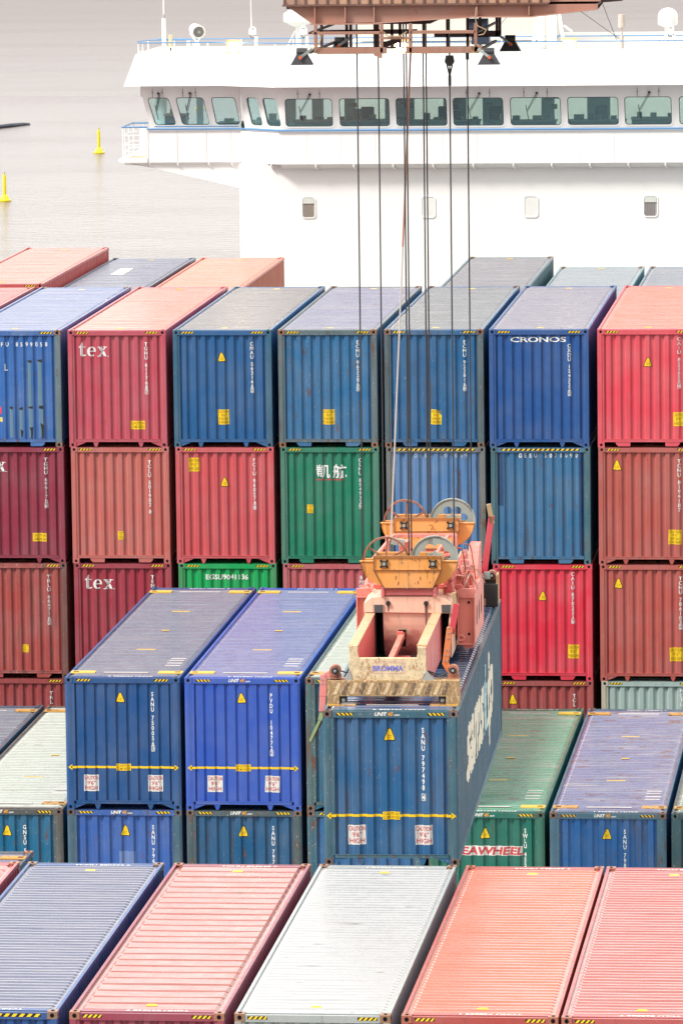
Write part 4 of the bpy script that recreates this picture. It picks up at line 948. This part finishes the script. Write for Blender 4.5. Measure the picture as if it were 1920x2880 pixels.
for k, (lx, ly, lz, side) in enumerate(((9.24, -29.35, 8.09, 1), (9.48, -24.8, 8.10, 1), (12.80, -29.35, 8.07, -1), (12.87, -24.9, 8.12, -1))):
    b = MB(); i = len(b.v)
    w0, w1 = .10, .205; d0, d1 = .07, .12
    zb, zt = lz-.19, lz
    b.v += [(lx-w1, ly-d1, zb), (lx+w1, ly-d1, zb), (lx+w1, ly+d1, zb), (lx-w1, ly+d1, zb), (lx-w0, ly-d0, zt), (lx+w0, ly-d0, zt), (lx+w0, ly+d0, zt), (lx-w0, ly+d0, zt)]
    for f in ((0, 3, 2, 1), (4, 5, 6, 7), (0, 1, 5, 4), (1, 2, 6, 5), (2, 3, 7, 6), (3, 0, 4, 7)): b.f.append(f); b.m.append(0)
    b.box(lx-.215, lx+.215, ly-.13, ly+.13, zb-.012, zb)
    b.cyl((lx-.1, ly, zt+.04), (lx+.1, ly, zt+.04), .075, n=14); b.box(lx-.09, lx+.09, ly-.06, ly+.06, zt, zt+.09)
    fo = TP('floodlight', b, [plain('lamp_black', (.035, .035, .042), .5)])
    part('bracket', MB().bar((lx-.02*side, ly-.135, zt-.06), (lx+.20*side, ly-.05, zt+.10), .03, .045), [GREYD], fo)
    part('pivot_bolt', MB().cyl((lx-.02*side, ly-.165, zt-.06), (lx-.02*side, ly-.13, zt-.06), .035, n=10), [plain('bolt_orange', (.6, .12, .05), .5)], fo)
for pts in ([(12.56, -29.3, 8.95), (12.54, -29.3, 8.75), (12.58, -29.3, 8.6), (12.75, -29.3, 8.52), (12.70, -29.3, 8.44), (12.60, -29.3, 8.42)], [(10.80, -29.3, 8.5), (10.86, -29.3, 8.42), (11.1, -29.3, 8.41), (11.24, -29.3, 8.5)],
            [(9.62, -29.3, 8.47), (9.58, -29.3, 8.3), (9.44, -29.3, 8.18)], [(12.45, -29.3, 8.4), (12.42, -29.3, 8.2), (12.5, -29.3, 8.09), (12.66, -29.3, 8.12)]):
    TP('cable', MB().tube(pts, .011, 6), [WOODY], bevel=0)
TP('drum_cover', MB().cyl((12.02, -24.7, 8.42), (12.42, -24.7, 8.42), .14, n=20).box(12.1, 12.45, -24.9, -24.5, 8.05, 8.2), [plain('drum_blue', (.20, .30, .45), .5)])

# ---------------------------------------------------------------- the ship: hull, deck, superstructure with wheelhouse
WL = -26.0
SW = plain('ship_white', (.86, .85, .84), .45, var=.02); SB = plain('ship_blue_rail', (.10, .26, .52), .45); SDECK = plain('deck_green', (.42, .45, .42), .7)
SIN = plain('wheelhouse_interior', (.62, .76, .77), .7); SSILL = plain('seam_grey', (.45, .44, .43), .5)
ship = thing('container_ship', 'white ship with a long wheelhouse, bridge wing and blue handrails carrying the container stacks', 'ship', (0, 30, WL))
ship.location = (0, 0, 0)
def SP(name, b, mats, parent=None, smooth=False, bevel=0): return part(name, b, mats, parent or ship, smooth, bevel)
b = MB(); b.prism([(-6.2, WL-2), (30, WL-2), (30.5, -14.9), (-6.6, -14.9)], -75, 70, 'y'); SP('hull', b, [plain('hull_blue', (.03, .06, .14), .4)])
b = MB(); b.box(-6.6, 30.5, -75, 70, -14.9, -14.55); SP('hatch_deck', b, [SDECK])
b = MB(); b.box(.50, 30, 30.38, 46, -14.55, 2.085); SP('deckhouse', b, [SW], bevel=.02)
# bridge plan (x, y) of bulwark: wing set back, angled piece, long front
PL = [(-3.16, 31.2), (.45, 31.2), (1.75, 30.0), (30, 30.0)]
def wall_along(pl, z0, z1, th=.06, dy0=0., dy1=0., b=None, mi=0):
    b = b or MB()
    for (xa, ya), (xb, yb) in zip(pl, pl[1:]):
        b.quad([(xa, ya+dy0, z0), (xb, yb+dy0, z0), (xb, yb+dy1, z1), (xa, ya+dy1, z1)], mi); b.quad([(xa, ya+dy0+th, z0), (xb, yb+dy0+th, z0), (xb, yb+dy1+th, z1), (xa, ya+dy1+th, z1)], mi)
        b.quad([(xa, ya+dy1, z1), (xb, yb+dy1, z1), (xb, yb+dy1+th, z1), (xa, ya+dy1+th, z1)], mi)
        b.quad([(xa, ya+dy0, z0), (xb, yb+dy0, z0), (xb, yb+dy0+th, z0), (xa, ya+dy0+th, z0)], mi)
    return b
BW = [(-2.38, 31.2)]+PL[1:]
b = wall_along(BW, 2.09, 3.06)
b.box(-3.15, -2.38, 31.16, 31.22, 2.09, 2.23)
for x in (-2.36, -1.48, -.58, .16, .62): 
    yy = 31.2 if x < .45 else 31.2-(x-.45)*.92
    b.box(x-.012, x+.012, yy-.010, yy, 2.1, 3.04, 1)
for x in [k*1.02+2.6 for k in range(24)]: b.box(x-.004, x+.004, 29.994, 30, 2.1, 3.04, 1)
SP('bulwark', b, [SW, plain('ship_white_seam', (.72, .71, .70), .5)])
# deck of the bridge, underside sloping up to the wing tip
b = MB()
b.prism([(-3.2, 2.10), (.55, 2.10), (.55, 1.27), (-2.3, 1.93), (-3.2, 2.12)], 31.3, 38)
b.quad([(-3.15, 31.2, 2.15), (.45, 31.2, 2.15), (.45, 38, 2.15), (-3.15, 38, 2.15)]); b.quad([(.45, 31.2, 2.15), (1.75, 30, 2.15), (30, 30, 2.15), (30, 38, 2.15), (.45, 38, 2.15)])
b.prism([(30.03, 2.088), (30.37, 2.088), (30.37, 1.93), (30.05, 2.05)], 1.8, 30, 'x')
b.quad([(-3.1, 31.22, 2.09), (.45, 31.22, 2.09), (.5, 31.4, 1.9), (-3.1, 31.4, 2.0)])
b.box(-3.26, -3.12, 31.2, 38, 2.1, 2.2)
SP('bridge_deck', b, [SW])
for x in (-2.33, -1.46, -.52, .18, .60, 1.50, 2.86, 4.00, 5.18, 6.38, 7.58, 8.78, 9.92, 11.06, 12.2, 13.3, 14.4):
    yy = 31.2 if x < .45 else (31.2-(x-.45)*.92 if x < 1.75 else 30.0); b = MB()
    b.tube([(x, yy+.02, 2.10), (x, yy+.03, 2.02), (x+.02, yy+.10, 1.95), (x+.03, yy+.36, 1.92)], .030, 8); SP('drain_pipe', b, [SW], smooth=True)
# rails
def railing(name, pts, z, zb, mids, posts, top, white, r=.024):
    b = MB(); b.tube([(x, y, z) for x, y in pts], r, 8)
    o = SP(name, b, [top]); b = MB()
    for mz in mids: b.tube([(x, y, mz) for x, y in pts], .014, 6)
    for (x, y) in posts: b.cyl((x, y, zb), (x, y, z-.02), .02, n=8)
    if b.v: part('rail_post', b, [white], o)
    return o
railing('handrail', [(-2.38, 31.16), (.45, 31.16), (1.75, 29.96), (30, 29.96)], 3.10, 3.0, [], [], SB, SW, .028)
railing('handrail', [(-2.2, 31.55), (.35, 31.55)], 3.155, 3.0, [], [], SB, SW, .018)
railing('handrail', [(.70, 31.18), (1.78, 30.28), (30, 30.28)], 3.10, 3.0, [], [], SB, SW, .018)
railing('wing_railing', [(-2.38, 31.2), (-3.14, 31.2), (-3.14, 33.4), (-2.5, 33.4)], 3.16, 2.2, [2.9, 2.62, 2.42, 2.32][:3], [(-3.12, 31.2), (-3.13, 31.7), (-3.13, 32.5), (-3.1, 33.3), (-2.42, 31.2), (-2.8, 33.4)], SB, SW)
b = MB(); b.cyl((-2.75, 33.0, 2.2), (-2.75, 33.0, 3.0), .12, n=14); b.box(-3.0, -2.5, 31.6, 32.8, 2.16, 2.2, 1); SP('wing_locker', b, [SW, plain('teak_mat', (.55, .42, .28), .7)])
# fascia and roof of the wheelhouse
FL_ = [(-3.06, 31.1), (-.12, 31.1), (1.64, 29.9), (30, 29.9)]; FT = [(-2.74, 31.5), (.40, 31.5), (1.95, 30.3), (30, 30.3)]
b = MB()
for (a, c, d, e) in zip(FL_, FL_[1:], FT[1:], FT): b.quad([(*a, 4.40), (*c, 4.40), (*d, 5.34), (*e, 5.34)])
b.quad([(-3.06, 31.1, 4.40), (-3.06, 37, 4.40), (-2.74, 36.6, 5.34), (-2.74, 31.5, 5.34)])
b.quad([(*p, 5.34) for p in FT]+[(30, 37, 5.34), (-2.74, 36.6, 5.34)])
b.quad([(*p, 4.40) for p in FL_]+[(30, 37, 4.40), (-3.06, 37, 4.40)])
b.quad([(-3.06, 37, 4.40), (30, 37, 4.40), (30, 36.6, 5.34), (-2.74, 36.6, 5.34)])
SP('roof_fascia', b, [SW])
b = MB(); b.quad([(-2.7, 31.55, 5.347), (.42, 31.55, 5.347), (1.97, 30.35, 5.347), (29.9, 30.35, 5.347), (29.9, 36.5, 5.347), (-2.7, 36.5, 5.347)]); SP('roof_deck', b, [SDECK])
# window walls: leaning out at the top, each with rounded openings
def rounded(x0, x1, z0, z1, r, sk=0, n=4):
    pts = []
    for cx, cz, a0 in ((x1-r, z0+r, -90), (x1-r, z1-r, 0), (x0+r, z1-r, 90), (x0+r, z0+r, 180)):
        for k in range(n+1): t = R(a0+90*k/n); pts.append((cx+r*math.cos(t), cz+r*math.sin(t)))
    return [(x-sk*(z-z0)/(z1-z0), z) for x, z in pts]
def curve_sheet(outer, holes, thick):
    cu = bpy.data.curves.new('c', 'CURVE'); cu.dimensions = '2D'; cu.fill_mode = 'BOTH'; cu.extrude = thick/2
    for pts in [outer]+holes:
        s = cu.splines.new('POLY'); s.points.add(len(pts)-1)
        for k, p in enumerate(pts): s.points[k].co = (p[0], p[1], 0, 1)
        s.use_cyclic_u = True
    ob = bpy.data.objects.new('t', cu); C.objects.link(ob); bpy.context.view_layer.update()
    me = bpy.data.meshes.new_from_object(ob.evaluated_get(bpy.context.evaluated_depsgraph_get())); bpy.data.objects.remove(ob); me.materials.clear(); return me
GL = bpy.data.materials.new('tinted_glass'); GL.use_nodes = True; t_ = GL.node_tree; t_.nodes.clear()
go = N(t_, 'ShaderNodeOutputMaterial'); gt = N(t_, 'ShaderNodeBsdfTransparent'); gt.inputs[0].default_value = (.80, .93, .92, 1)
gg = N(t_, 'ShaderNodeBsdfGlossy'); gg.inputs['Roughness'].default_value = .30; gg.inputs[0].default_value = (.62, .86, .84, 1); gf = N(t_, 'ShaderNodeLayerWeight'); gf.inputs[0].default_value = .2; gr = N(t_, 'ShaderNodeMapRange'); gr.inputs[3].default_value = .20; gr.inputs[4].default_value = .5; gm = N(t_, 'ShaderNodeMixShader')
t_.links.new(gf.outputs[1], gr.inputs[0]); t_.links.new(gr.outputs[0], gm.inputs[0]); t_.links.new(gt.outputs[0], gm.inputs[1]); t_.links.new(gg.outputs[0], gm.inputs[2]); t_.links.new(gm.outputs[0], go.inputs[0])
def place_sheet(me, A, B, zb, zt, lean):
    """sheet drawn with u along A->B (metres), v = height; mapped onto the leaning wall"""
    d = (Vector((B[0], B[1], 0))-Vector((A[0], A[1], 0))); L_ = d.length; d.normalize(); nrm = Vector((-d.y, d.x, 0))   # pointing into the house
    for v in me.vertices:
        u, vv, w_ = v.co.x, v.co.y, v.co.z; f = (vv-zb)/(zt-zb)
        p = Vector((A[0], A[1], 0))+d*u+nrm*(w_+lean*(1-f)); v.co = (p.x, p.y, vv)
    return me
def window_wall(A, B, wins, zb=2.2, zt=4.42, lean=.42, sk=.0, wipers=(), zs=(3.19, 4.03)):
    L_ = math.hypot(B[0]-A[0], B[1]-A[1]); oa = -sk*1.0 if sk else 0
    outer = [(0+(sk*2.6 if sk else 0), zb), (L_, zb), (L_, zt), (0, zt)]
    holes = [rounded(a, c, zs[0], zs[1], .10, s) for a, c, s in wins]
    o = link('window_wall', place_sheet(curve_sheet(outer, holes, .05), A, B, zb, zt, lean), ship, SW)
    for k, (a, c, s) in enumerate(wins):
        big_ = rounded(a-.045, c+.045, zs[0]-.045, zs[1]+.045, .135, s); sm = rounded(a, c, zs[0], zs[1], .10, s)
        wf = link('window', place_sheet(curve_sheet(big_, [sm], .075), A, B, zb, zt, lean), ship, SW)
        gl = link('glass_pane', place_sheet(curve_sheet(rounded(a-.02, c+.02, zs[0]-.02, zs[1]+.02, .11, s), [], .004), A, B, zb, zt, lean), wf, GL)
        seal = link('seal', place_sheet(curve_sheet(rounded(a-.008, c+.008, zs[0]-.008, zs[1]+.008, .105, s), [rounded(a+.022, c-.022, zs[0]+.022, zs[1]-.022, .085, s)], .012), A, B, zb, zt, lean), wf, plain('window_seal', (.05, .07, .07), .6))
        if k in wipers or (-1 in wipers):
            d = Vector((B[0]-A[0], B[1]-A[1], 0)).normalized(); nrm = Vector((-d.y, d.x, 0))
            def W_(u, z, off=-.07):
                f = (z-zb)/(zt-zb); p = Vector((A[0], A[1], 0))+d*u+nrm*(off+lean*(1-f)); return (p.x, p.y, z)
            m_ = (a+c)/2; b = MB(); b.box(*[q for pr_ in zip([v-.03 for v in W_(m_-s*1.1+.05, 4.16)], [v+.03 for v in W_(m_-s*1.1+.05, 4.16)]) for q in pr_])
            b.bar(W_(m_-s+.05, 4.16), W_(m_-.28, 3.62), .018, .014); b.bar(W_(m_-s+.09, 4.16), W_(m_-.24, 3.62), .012, .012); b.bar(W_(m_-.30, 3.80), W_(m_-.22, 3.35), .02, .012)
            part('wiper', b, [STEEL], wf)
            for q in (.28, .74):
                b = MB(); u = a+(c-a)*q-s; b.cyl(W_(u, 4.30), W_(u, 4.04), .007, n=6); b.cyl(W_(u, 4.20, -.09), W_(u, 4.17, -.09), .018, n=8); part('washer_nozzle', b, [STEEL], wf)
WA, WB_, WC, WD = (-2.62, 31.5), (.42, 31.5), (1.80, 30.38), (30, 30.38)
sk = .21
window_wall(WA, WB_, [(-2.20-WA[0]-.0, -1.55-WA[0], .22), (-1.37-WA[0], -.52-WA[0], .19), (-.34-WA[0], .40-WA[0], .14)], sk=.16, wipers=(0, 1))
la = math.hypot(WC[0]-WB_[0], WC[1]-WB_[1])
window_wall(WB_, WC, [(.34, .82, .12), (1.02, 1.62, .10)], lean=.34)
wins = [(1.92, 3.35), (3.55, 5.06), (5.25, 6.78), (6.96, 8.47), (8.67, 10.19), (10.38, 11.9), (12.08, 13.48)]+[(13.70+1.7*k, 15.2+1.7*k) for k in range(9)]
window_wall(WC, WD, [(a-WC[0], c-WC[0], .02) for a, c in wins], lean=.22, wipers=(0, 3, 4, 6))
# left side wall, back wall with openings, interior fittings
b = MB(); b.quad([(-2.40, 31.9, 2.2), (-2.40, 36.2, 2.2), (-2.62, 36.2, 4.42), (-2.62, 31.5, 4.42)]); b.quad([(-2.35, 31.9, 2.2), (-2.35, 36.2, 2.2), (-2.57, 36.2, 4.42), (-2.57, 31.55, 4.42)])
o_ = b
SP('side_wall', MB().box(-2.62, -2.40, 36.0, 36.2, 2.2, 4.42).box(-2.5, -2.42, 31.9, 36.0, 2.2, 3.05).box(-2.62, -2.54, 31.6, 36.0, 4.05, 4.42), [SW])
yb = 34.6
b = MB(); b.box(-2.6, 30, yb, yb+.1, 2.15, 2.85); b.box(-2.6, 30, yb, yb+.1, 3.95, 4.42)
for x0, x1 in ((-2.6, -2.25), (-1.32, -1.12), (.22, .30), (1.42, 1.75), (2.25, 2.6), (3.25, 3.6), (4.5, 5.4), (6.3, 7.0), (7.5, 8.2), (9.3, 9.7), (10.7, 11.4), (14.2, 15), (17, 30)): b.box(x0, x1, yb, yb+.1, 2.85, 3.95)
SP('rear_wall', b, [SIN])
b = MB(); b.quad([(-2.55, 31.8, 2.17), (30, 31.8, 2.17), (30, yb, 2.17), (-2.55, yb, 2.17)]); b.box(-2.5, 30, 31.3, yb, 4.385, 4.395); SP('cabin_lining', b, [SIN])
rnd = random.Random(11)
for x0, x1, z1, c in ((-1.95, -1.3, 3.55, 1), (-.3, .5, 3.3, 0), (.7, 1.7, 3.34, 0), (2.0, 5.0, 3.34, 0), (5.2, 7.6, 3.32, 0), (7.9, 9.9, 3.30, 0), (10.3, 12.0, 3.30, 0), (12.2, 13.6, 3.36, 0), (14, 22, 3.3, 0)):
    b = MB(); b.box(x0, x1, 32.0, 32.55, 2.2, z1-.1); b.box(x0-.03, x1+.03, 31.95, 32.6, z1-.1, z1-.05, 1); x = x0+.15
    while x < x1-.2:
        s = rnd.uniform(.1, .3); b.box(x, x+s, 32.1, 32.4, z1-.05, z1+rnd.uniform(.02, .16), rnd.choice([0, 2, 1, 3])); x += s+rnd.uniform(.05, .4)
    SP('console', b, [[plain('console_teal', (.10, .17, .18), .6), plain('locker_blue', (.02, .10, .18), .5)][c], plain('console_top', (.30, .34, .33), .5), plain('screen_dark', (.02, .03, .05), .3), plain('equipment_olive', (.25, .25, .12), .6)])
for x in (6.45, 8.0, 4.1, 11.2):
    b = MB(); b.box(x-.22, x+.22, 32.9, 33.3, 3.0, 3.12); b.box(x-.2, x+.2, 33.25, 33.35, 3.1, 3.62); b.cyl((x, 33.1, 2.2), (x, 33.1, 3.0), .05); SP('helm_chair', b, [plain('chair_blue', (.02, .05, .14), .6)], bevel=.04)
b = MB()
for k in range(26): 
    x = rnd.choice([3.3, 4.55, 4.9, 6.4, 7.6, 9.35])+rnd.random()*.3; z = 3.0+rnd.random()*.9; b.box(x, x+rnd.uniform(.08, .4), yb-.05, yb-.005*1.5, z, z+rnd.uniform(.04, .3), rnd.randrange(4))
SP('wall_equipment', b, [plain('eq_pale', (.4, .45, .44), .6), plain('eq_teal', (.04, .16, .20), .6), plain('eq_olive', (.28, .24, .08), .6), plain('eq_slate', (.09, .14, .18), .6)])
# square ports in the deckhouse front
for x0, x1, curt in ((2.4, 2.77, (.42, .36, .30)), (5.99, 6.37, (.74, .74, .72)), (9.07, 9.45, (.74, .74, .72)), (12.64, 13.02, (.36, .34, .36)), (16.1, 16.5, (.7, .7, .7))):
    me = curve_sheet(rounded(x0-.03, x1+.03, .44, 1.10, .10), [rounded(x0, x1, .47, 1.07, .08)], .03)
    for v in me.vertices: v.co = (v.co.x, 30.37+v.co.z, v.co.y)
    o = link('port_window', me, ship, SW)
    me = curve_sheet(rounded(x0, x1, .47, 1.07, .08), [], .01)
    for v in me.vertices: v.co = (v.co.x, 30.373+v.co.z, v.co.y)
    link('curtain', me, o, plain('curtain_%d' % int(x0*10), curt, .8))
    b = MB()
    if curt[0] < .5:
        for k in range(6): b.box(x0+.03+k*.052, x0+.05+k*.052, 30.355, 30.367, .50, .86)
        b.box(x0+.015, x1-.015, 30.35, 30.367, .87, .885)
        part('curtain_fold', b, [plain('curtain_fold', (.25, .22, .2), .8)], o)
        me = curve_sheet([(x0+.012, .89), (x1-.012, .89), (x1-.012, 1.03), (x1-.04, 1.06), (x0+.04, 1.06), (x0+.012, 1.03)], [], .004)
        for v in me.vertices: v.co = (v.co.x, 30.362+v.co.z, v.co.y)
        link('upper_pane', me, o, plain('pane_pale', (.62, .64, .60), .4))
# roof railing and gear
railing('roof_railing', [(-2.68, 31.6), (.1, 31.6), (2.0, 30.5), (30, 30.5)], 5.68, 5.35, [5.42], [(-2.66, 31.6), (-2.56, 31.8), (-1.0, 31.6), (-.55, 31.6), (.5, 31.4), (1.6, 30.75)]+[(2.3+1.35*k, 30.5) for k in range(20)], SB, SW, .018)
railing('roof_railing', [(-2.68, 31.6), (-2.5, 32.6), (-1.2, 32.6)], 5.72, 5.35, [], [(-2.5, 32.6), (-1.7, 32.6), (-1.3, 32.6)], SB, SW, .016)
railing('roof_railing', [(-2.5, 34.6), (30, 34.6)], 5.66, 5.35, [5.40], [(-1.5+1.6*k, 34.6) for k in range(18)], SB, SW, .016)
b = MB(); b.cyl((-2.0, 32.5, 5.35), (-2.0, 32.5, 6.38), .065, n=12); b.cyl((-2.0, 32.5, 6.38), (-2.0, 32.5, 6.5), .045, n=10, mi=1); b.cyl((-2.0, 32.5, 6.5), (-2.0, 32.5, 9.0), .022, .01, n=8); SP('whip_antenna', b, [SW, SSILL])
b = MB(); b.cyl((-1.72, 31.9, 5.55), (-1.72, 31.9, 5.9), .055, n=10); b.cyl((-1.72, 31.9, 5.42), (-1.72, 31.9, 5.52), .02, n=8, mi=1); SP('signal_lamp', b, [plain('lamp_cream', (.75, .62, .38), .5), STEEL])
b = MB(); b.cyl((-.93, 32, 5.35), (-.93, 32, 5.68), .08, n=14); b.bar((-.93, 32, 5.66), (-1.14, 32, 5.95), .03, .05); b.bar((-.93, 32, 5.66), (-.73, 32, 5.95), .03, .05)
c0, c1 = Vector((-1.03, 32.22, 6.06)), Vector((-.84, 31.78, 5.99)); b.cyl(c0, c1, .17, .205, n=22); se = SP('searchlight', b, [SW], smooth=True)
dd = (c1-c0).normalized(); part('lens', MB().cyl(c1+dd*.002, c1+dd*.012, .165, n=22).cyl(c1+dd*.012, c1+dd*.03, .05, n=10, mi=1), [plain('lens_grey', (.16, .17, .18), .15), GREYD], se)
def loop_ant(x, y, z):
    b = MB(); b.cyl((x+.10, y, 5.35), (x+.10, y, z-.05), .05, n=12); b.box(x-.10, x+.10, y-.06, y+.06, z, z+.14)
    b.tube([(x+.09*math.cos(R(a)), y, z+.14+.09*math.sin(R(a))) for a in range(0, 181, 20)], .022, 6); b.tube([(x+.085*math.cos(R(a)), y, z+.0+.10*math.sin(R(a))) for a in range(180, 361, 20)], .012, 6, 1)
    SP('speaker_horn', b, [SW, STEEL])
loop_ant(.70, 32.6, 5.86); loop_ant(2.25, 32.6, 5.86); loop_ant(13.35, 32.6, 5.80)
SP('whip_antenna', MB().cyl((.66, 32.6, 6.0), (.64, 32.6, 8.5), .014, .008, n=6), [SW])
for x, y, z, s in ((1.82, 35.0, 6.18, .42), ):
    b = MB(); b.lathe([(0, .35), (.30, .32), (.46, .2), (.46, -.02), (.2, -.16), (.06, -.2)], (x, y, z), 'z', 24); b.cyl((x, y, 5.35), (x, y, z-.15), .09, n=12); b.bar((x-.1, y, z-.3), (x-.35, y, 5.4), .04, .04); SP('satellite_dome', b, [SW], smooth=True)
b = MB(); r_ = .30; prof_ = [(r_*.93, -.24), (r_, -.18), (r_, .02)]+[(r_*math.cos(R(a)), .02+r_*math.sin(R(a))*.86) for a in range(10, 91, 10)]
b.lathe([(0, -.26), (.14, -.30), (r_*.8, -.25)]+prof_, (13.25, 33, 6.28), 'z', 32); b.cyl((13.22, 33, 5.35), (13.22, 33, 6.0), .07, n=14); SP('satellite_dome', b, [SW], smooth=True)
b = MB(); b.cyl((11.86, 33, 5.98), (11.86, 33, 6.37), .115, n=16); b.cyl((11.86, 33, 6.17), (11.86, 33, 6.18), .119, n=16, mi=1); b.cyl((11.86, 33, 5.35), (11.86, 33, 5.98), .03, n=10); b.cyl((11.86, 33, 5.35), (11.86, 33, 5.72), .055, n=10); SP('navigation_light', b, [paint((205, 190, 185), .1), SSILL])
b = MB(); b.bar((9.15, 33, 5.35), (9.50, 33, 7.2), .10, .10); b.bar((10.12, 33, 5.35), (9.86, 33, 7.2), .09, .09); b.cyl((9.7, 33.3, 5.35), (9.7, 33.3, 8.5), .17, n=16); b.box(9.3, 9.5, 33.2, 33.4, 5.35, 6.6); b.bar((10.1, 33.1, 6.05), (10.35, 33.1, 5.86), .05, .06)
SP('mast', b, [SW])
b = MB(); b.prism([(3.2, 5.35), (9.3, 5.35), (9.2, 5.9), (10.0, 7.6), (10.2, 10), (3.4, 10)], 39, 45); b.prism([(2.6, 2), (14, 2), (13.6, 5.3), (2.8, 5.3)], 38.5, 46); SP('funnel_casing', b, [plain('casing_cream', (.66, .63, .57), .5)])
for p, q in (((9.0, 33.5, 7.6), (11.9, 33, 5.55)), ((10.9, 33.5, 7.6), (11.7, 33, 5.6)), ((8.6, 33.5, 6.6), (7.6, 33, 5.4)), ((13.0, 33.5, 7.8), (15.0, 33, 6.0))): SP('stay_wire', MB().cyl(p, q, .010, n=6), [STEEL])
LAMP = plain('lit_lamp', (1, .9, .7), .5, emit=((1, .80, .50), 40.0))
for x in (.26, 10.40, 5.35):
    b = MB(); b.box(x-.15, x+.15, 31.3 if x < 1 else 30.9, 31.5 if x < 1 else 31.1, 5.42, 5.66); b.cyl((x, 31.4 if x < 1 else 31, 5.34), (x, 31.4 if x < 1 else 31, 5.42), .03, n=8, mi=1)
    dl = SP('deck_lamp', b, [LAMP, SSILL]); yl_ = 31.5 if x < 1 else 31.1
    part('lamp_halo', MB().box(x-.22, x+.22, yl_-.1, yl_-.02, 5.36, 5.76), [plain('warm_halo', (.08, .04, .02), .5, emit=((1, .55, .22), .66))], dl)  # added glowing plate that imitates the lamp's warm halo
    pl_ = bpy.data.lights.new('deck_lamp_glow', 'POINT'); pl_.energy = 8; pl_.color = (1, .75, .45); pl_.shadow_soft_size = .15
    po = bpy.data.objects.new('deck_lamp_glow', pl_); C.objects.link(po); po.parent = ship; po.location = (x, 31.7, 5.75)

# ---------------------------------------------------------------- water, buoys, floating boom
wt = bpy.data.materials.new('harbour_water'); wt.use_nodes = True; t = wt.node_tree; p = t.nodes['Principled BSDF']
p.inputs['Base Color'].default_value = (.120, .092, .090, 1); p.inputs['Roughness'].default_value = .2; p.inputs['IOR'].default_value = 1.33; p.inputs['Specular IOR Level'].default_value = .39
tc = N(t, 'ShaderNodeTexCoord'); mp = N(t, 'ShaderNodeMapping'); mp.inputs['Scale'].default_value = (.10, .22, 1); t.links.new(tc.outputs['Object'], mp.inputs[0])
n1 = N(t, 'ShaderNodeTexNoise'); n1.inputs['Scale'].default_value = 4.0; n1.inputs['Detail'].default_value = 6; n1.inputs['Roughness'].default_value = .62; t.links.new(mp.outputs[0], n1.inputs['Vector'])
mp2 = N(t, 'ShaderNodeMapping'); mp2.inputs['Scale'].default_value = (.018, .055, 1); mp2.inputs['Rotation'].default_value = (0, 0, .06); t.links.new(tc.outputs['Object'], mp2.inputs[0])
n2 = N(t, 'ShaderNodeTexNoise'); n2.inputs['Scale'].default_value = 1.0; n2.inputs['Detail'].default_value = 3; t.links.new(mp2.outputs[0], n2.inputs['Vector'])
mr = N(t, 'ShaderNodeMapRange'); mr.inputs[1].default_value = .46; mr.inputs[2].default_value = .72; mr.inputs[3].default_value = .50; mr.inputs[4].default_value = .85; t.links.new(n2.outputs[0], mr.inputs[0])
sx2 = N(t, 'ShaderNodeSeparateXYZ'); t.links.new(tc.outputs['Object'], sx2.inputs[0]); ry = N(t, 'ShaderNodeMapRange'); ry.inputs[1].default_value = 330; ry.inputs[2].default_value = 900; ry.inputs[3].default_value = .16; ry.inputs[4].default_value = .40
t.links.new(sx2.outputs[1], ry.inputs[0]); t.links.new(ry.outputs[0], p.inputs['Roughness'])      # wind-ruffled farther out
bp = N(t, 'ShaderNodeBump'); bp.inputs['Distance'].default_value = .5; t.links.new(mr.outputs[0], bp.inputs['Strength']); t.links.new(n1.outputs[0], bp.inputs['Height']); t.links.new(bp.outputs[0], p.inputs['Normal'])
b = MB(); b.quad([(-6000, -1500, WL), (6000, -1500, WL), (6000, 9000, WL), (-6000, 9000, WL)]); structure('water', b, [wt])
BY_ = plain('buoy_yellow', (.78, .62, .01), .45)
for (x, y, s, lab) in ((-69.8, 404.0, 1.0, 'yellow spar buoy floating at the left edge, nearer one'), (-71.5, 477.9, 1.0, 'yellow spar buoy floating left of the bridge wing'), (-71.65, 565.5, 1.0, 'yellow spar buoy seen through the second wing window')):
    o = thing('spar_buoy', lab, 'buoy', (x, y, WL), group='yellow buoys marking the channel')
    part('float', MB().lathe([(0, -.2), (.56, -.2), (.64, .0), (.64, .13), (.46, .20), (.36, .46), (.24, .60), (.16, .66)], (0, 0, 0), 'z', 24), [BY_], o, smooth=True)
    part('pole', MB().lathe([(.175, .55), (.175, 2.45), (.11, 2.62), (0, 2.68)], (0, 0, 0), 'z', 16), [BY_], o, smooth=True)
    part('top_light', MB().cyl((0, 0, 2.6), (0, 0, 2.85), .07, n=10), [plain('buoy_top', (.45, .36, .05), .5)], o)
part_ = None
o = thing('floating_boom', 'dark curved floating boom on the water at the left edge', 'floating boom', (-90, 530, WL))
part('boom_tube', MB().tube([(-6, -15, .02), (-3.5, -9.5, .12), (-1.5, -5, .2), (0, -1, .2), (.9, 2, .12), (1.5, 3.2, .0)], .26, 10), [plain('boom_black', (.03, .035, .06), .5)], o)
print('objects', len(bpy.data.objects), 'meshes', len(bpy.data.meshes))
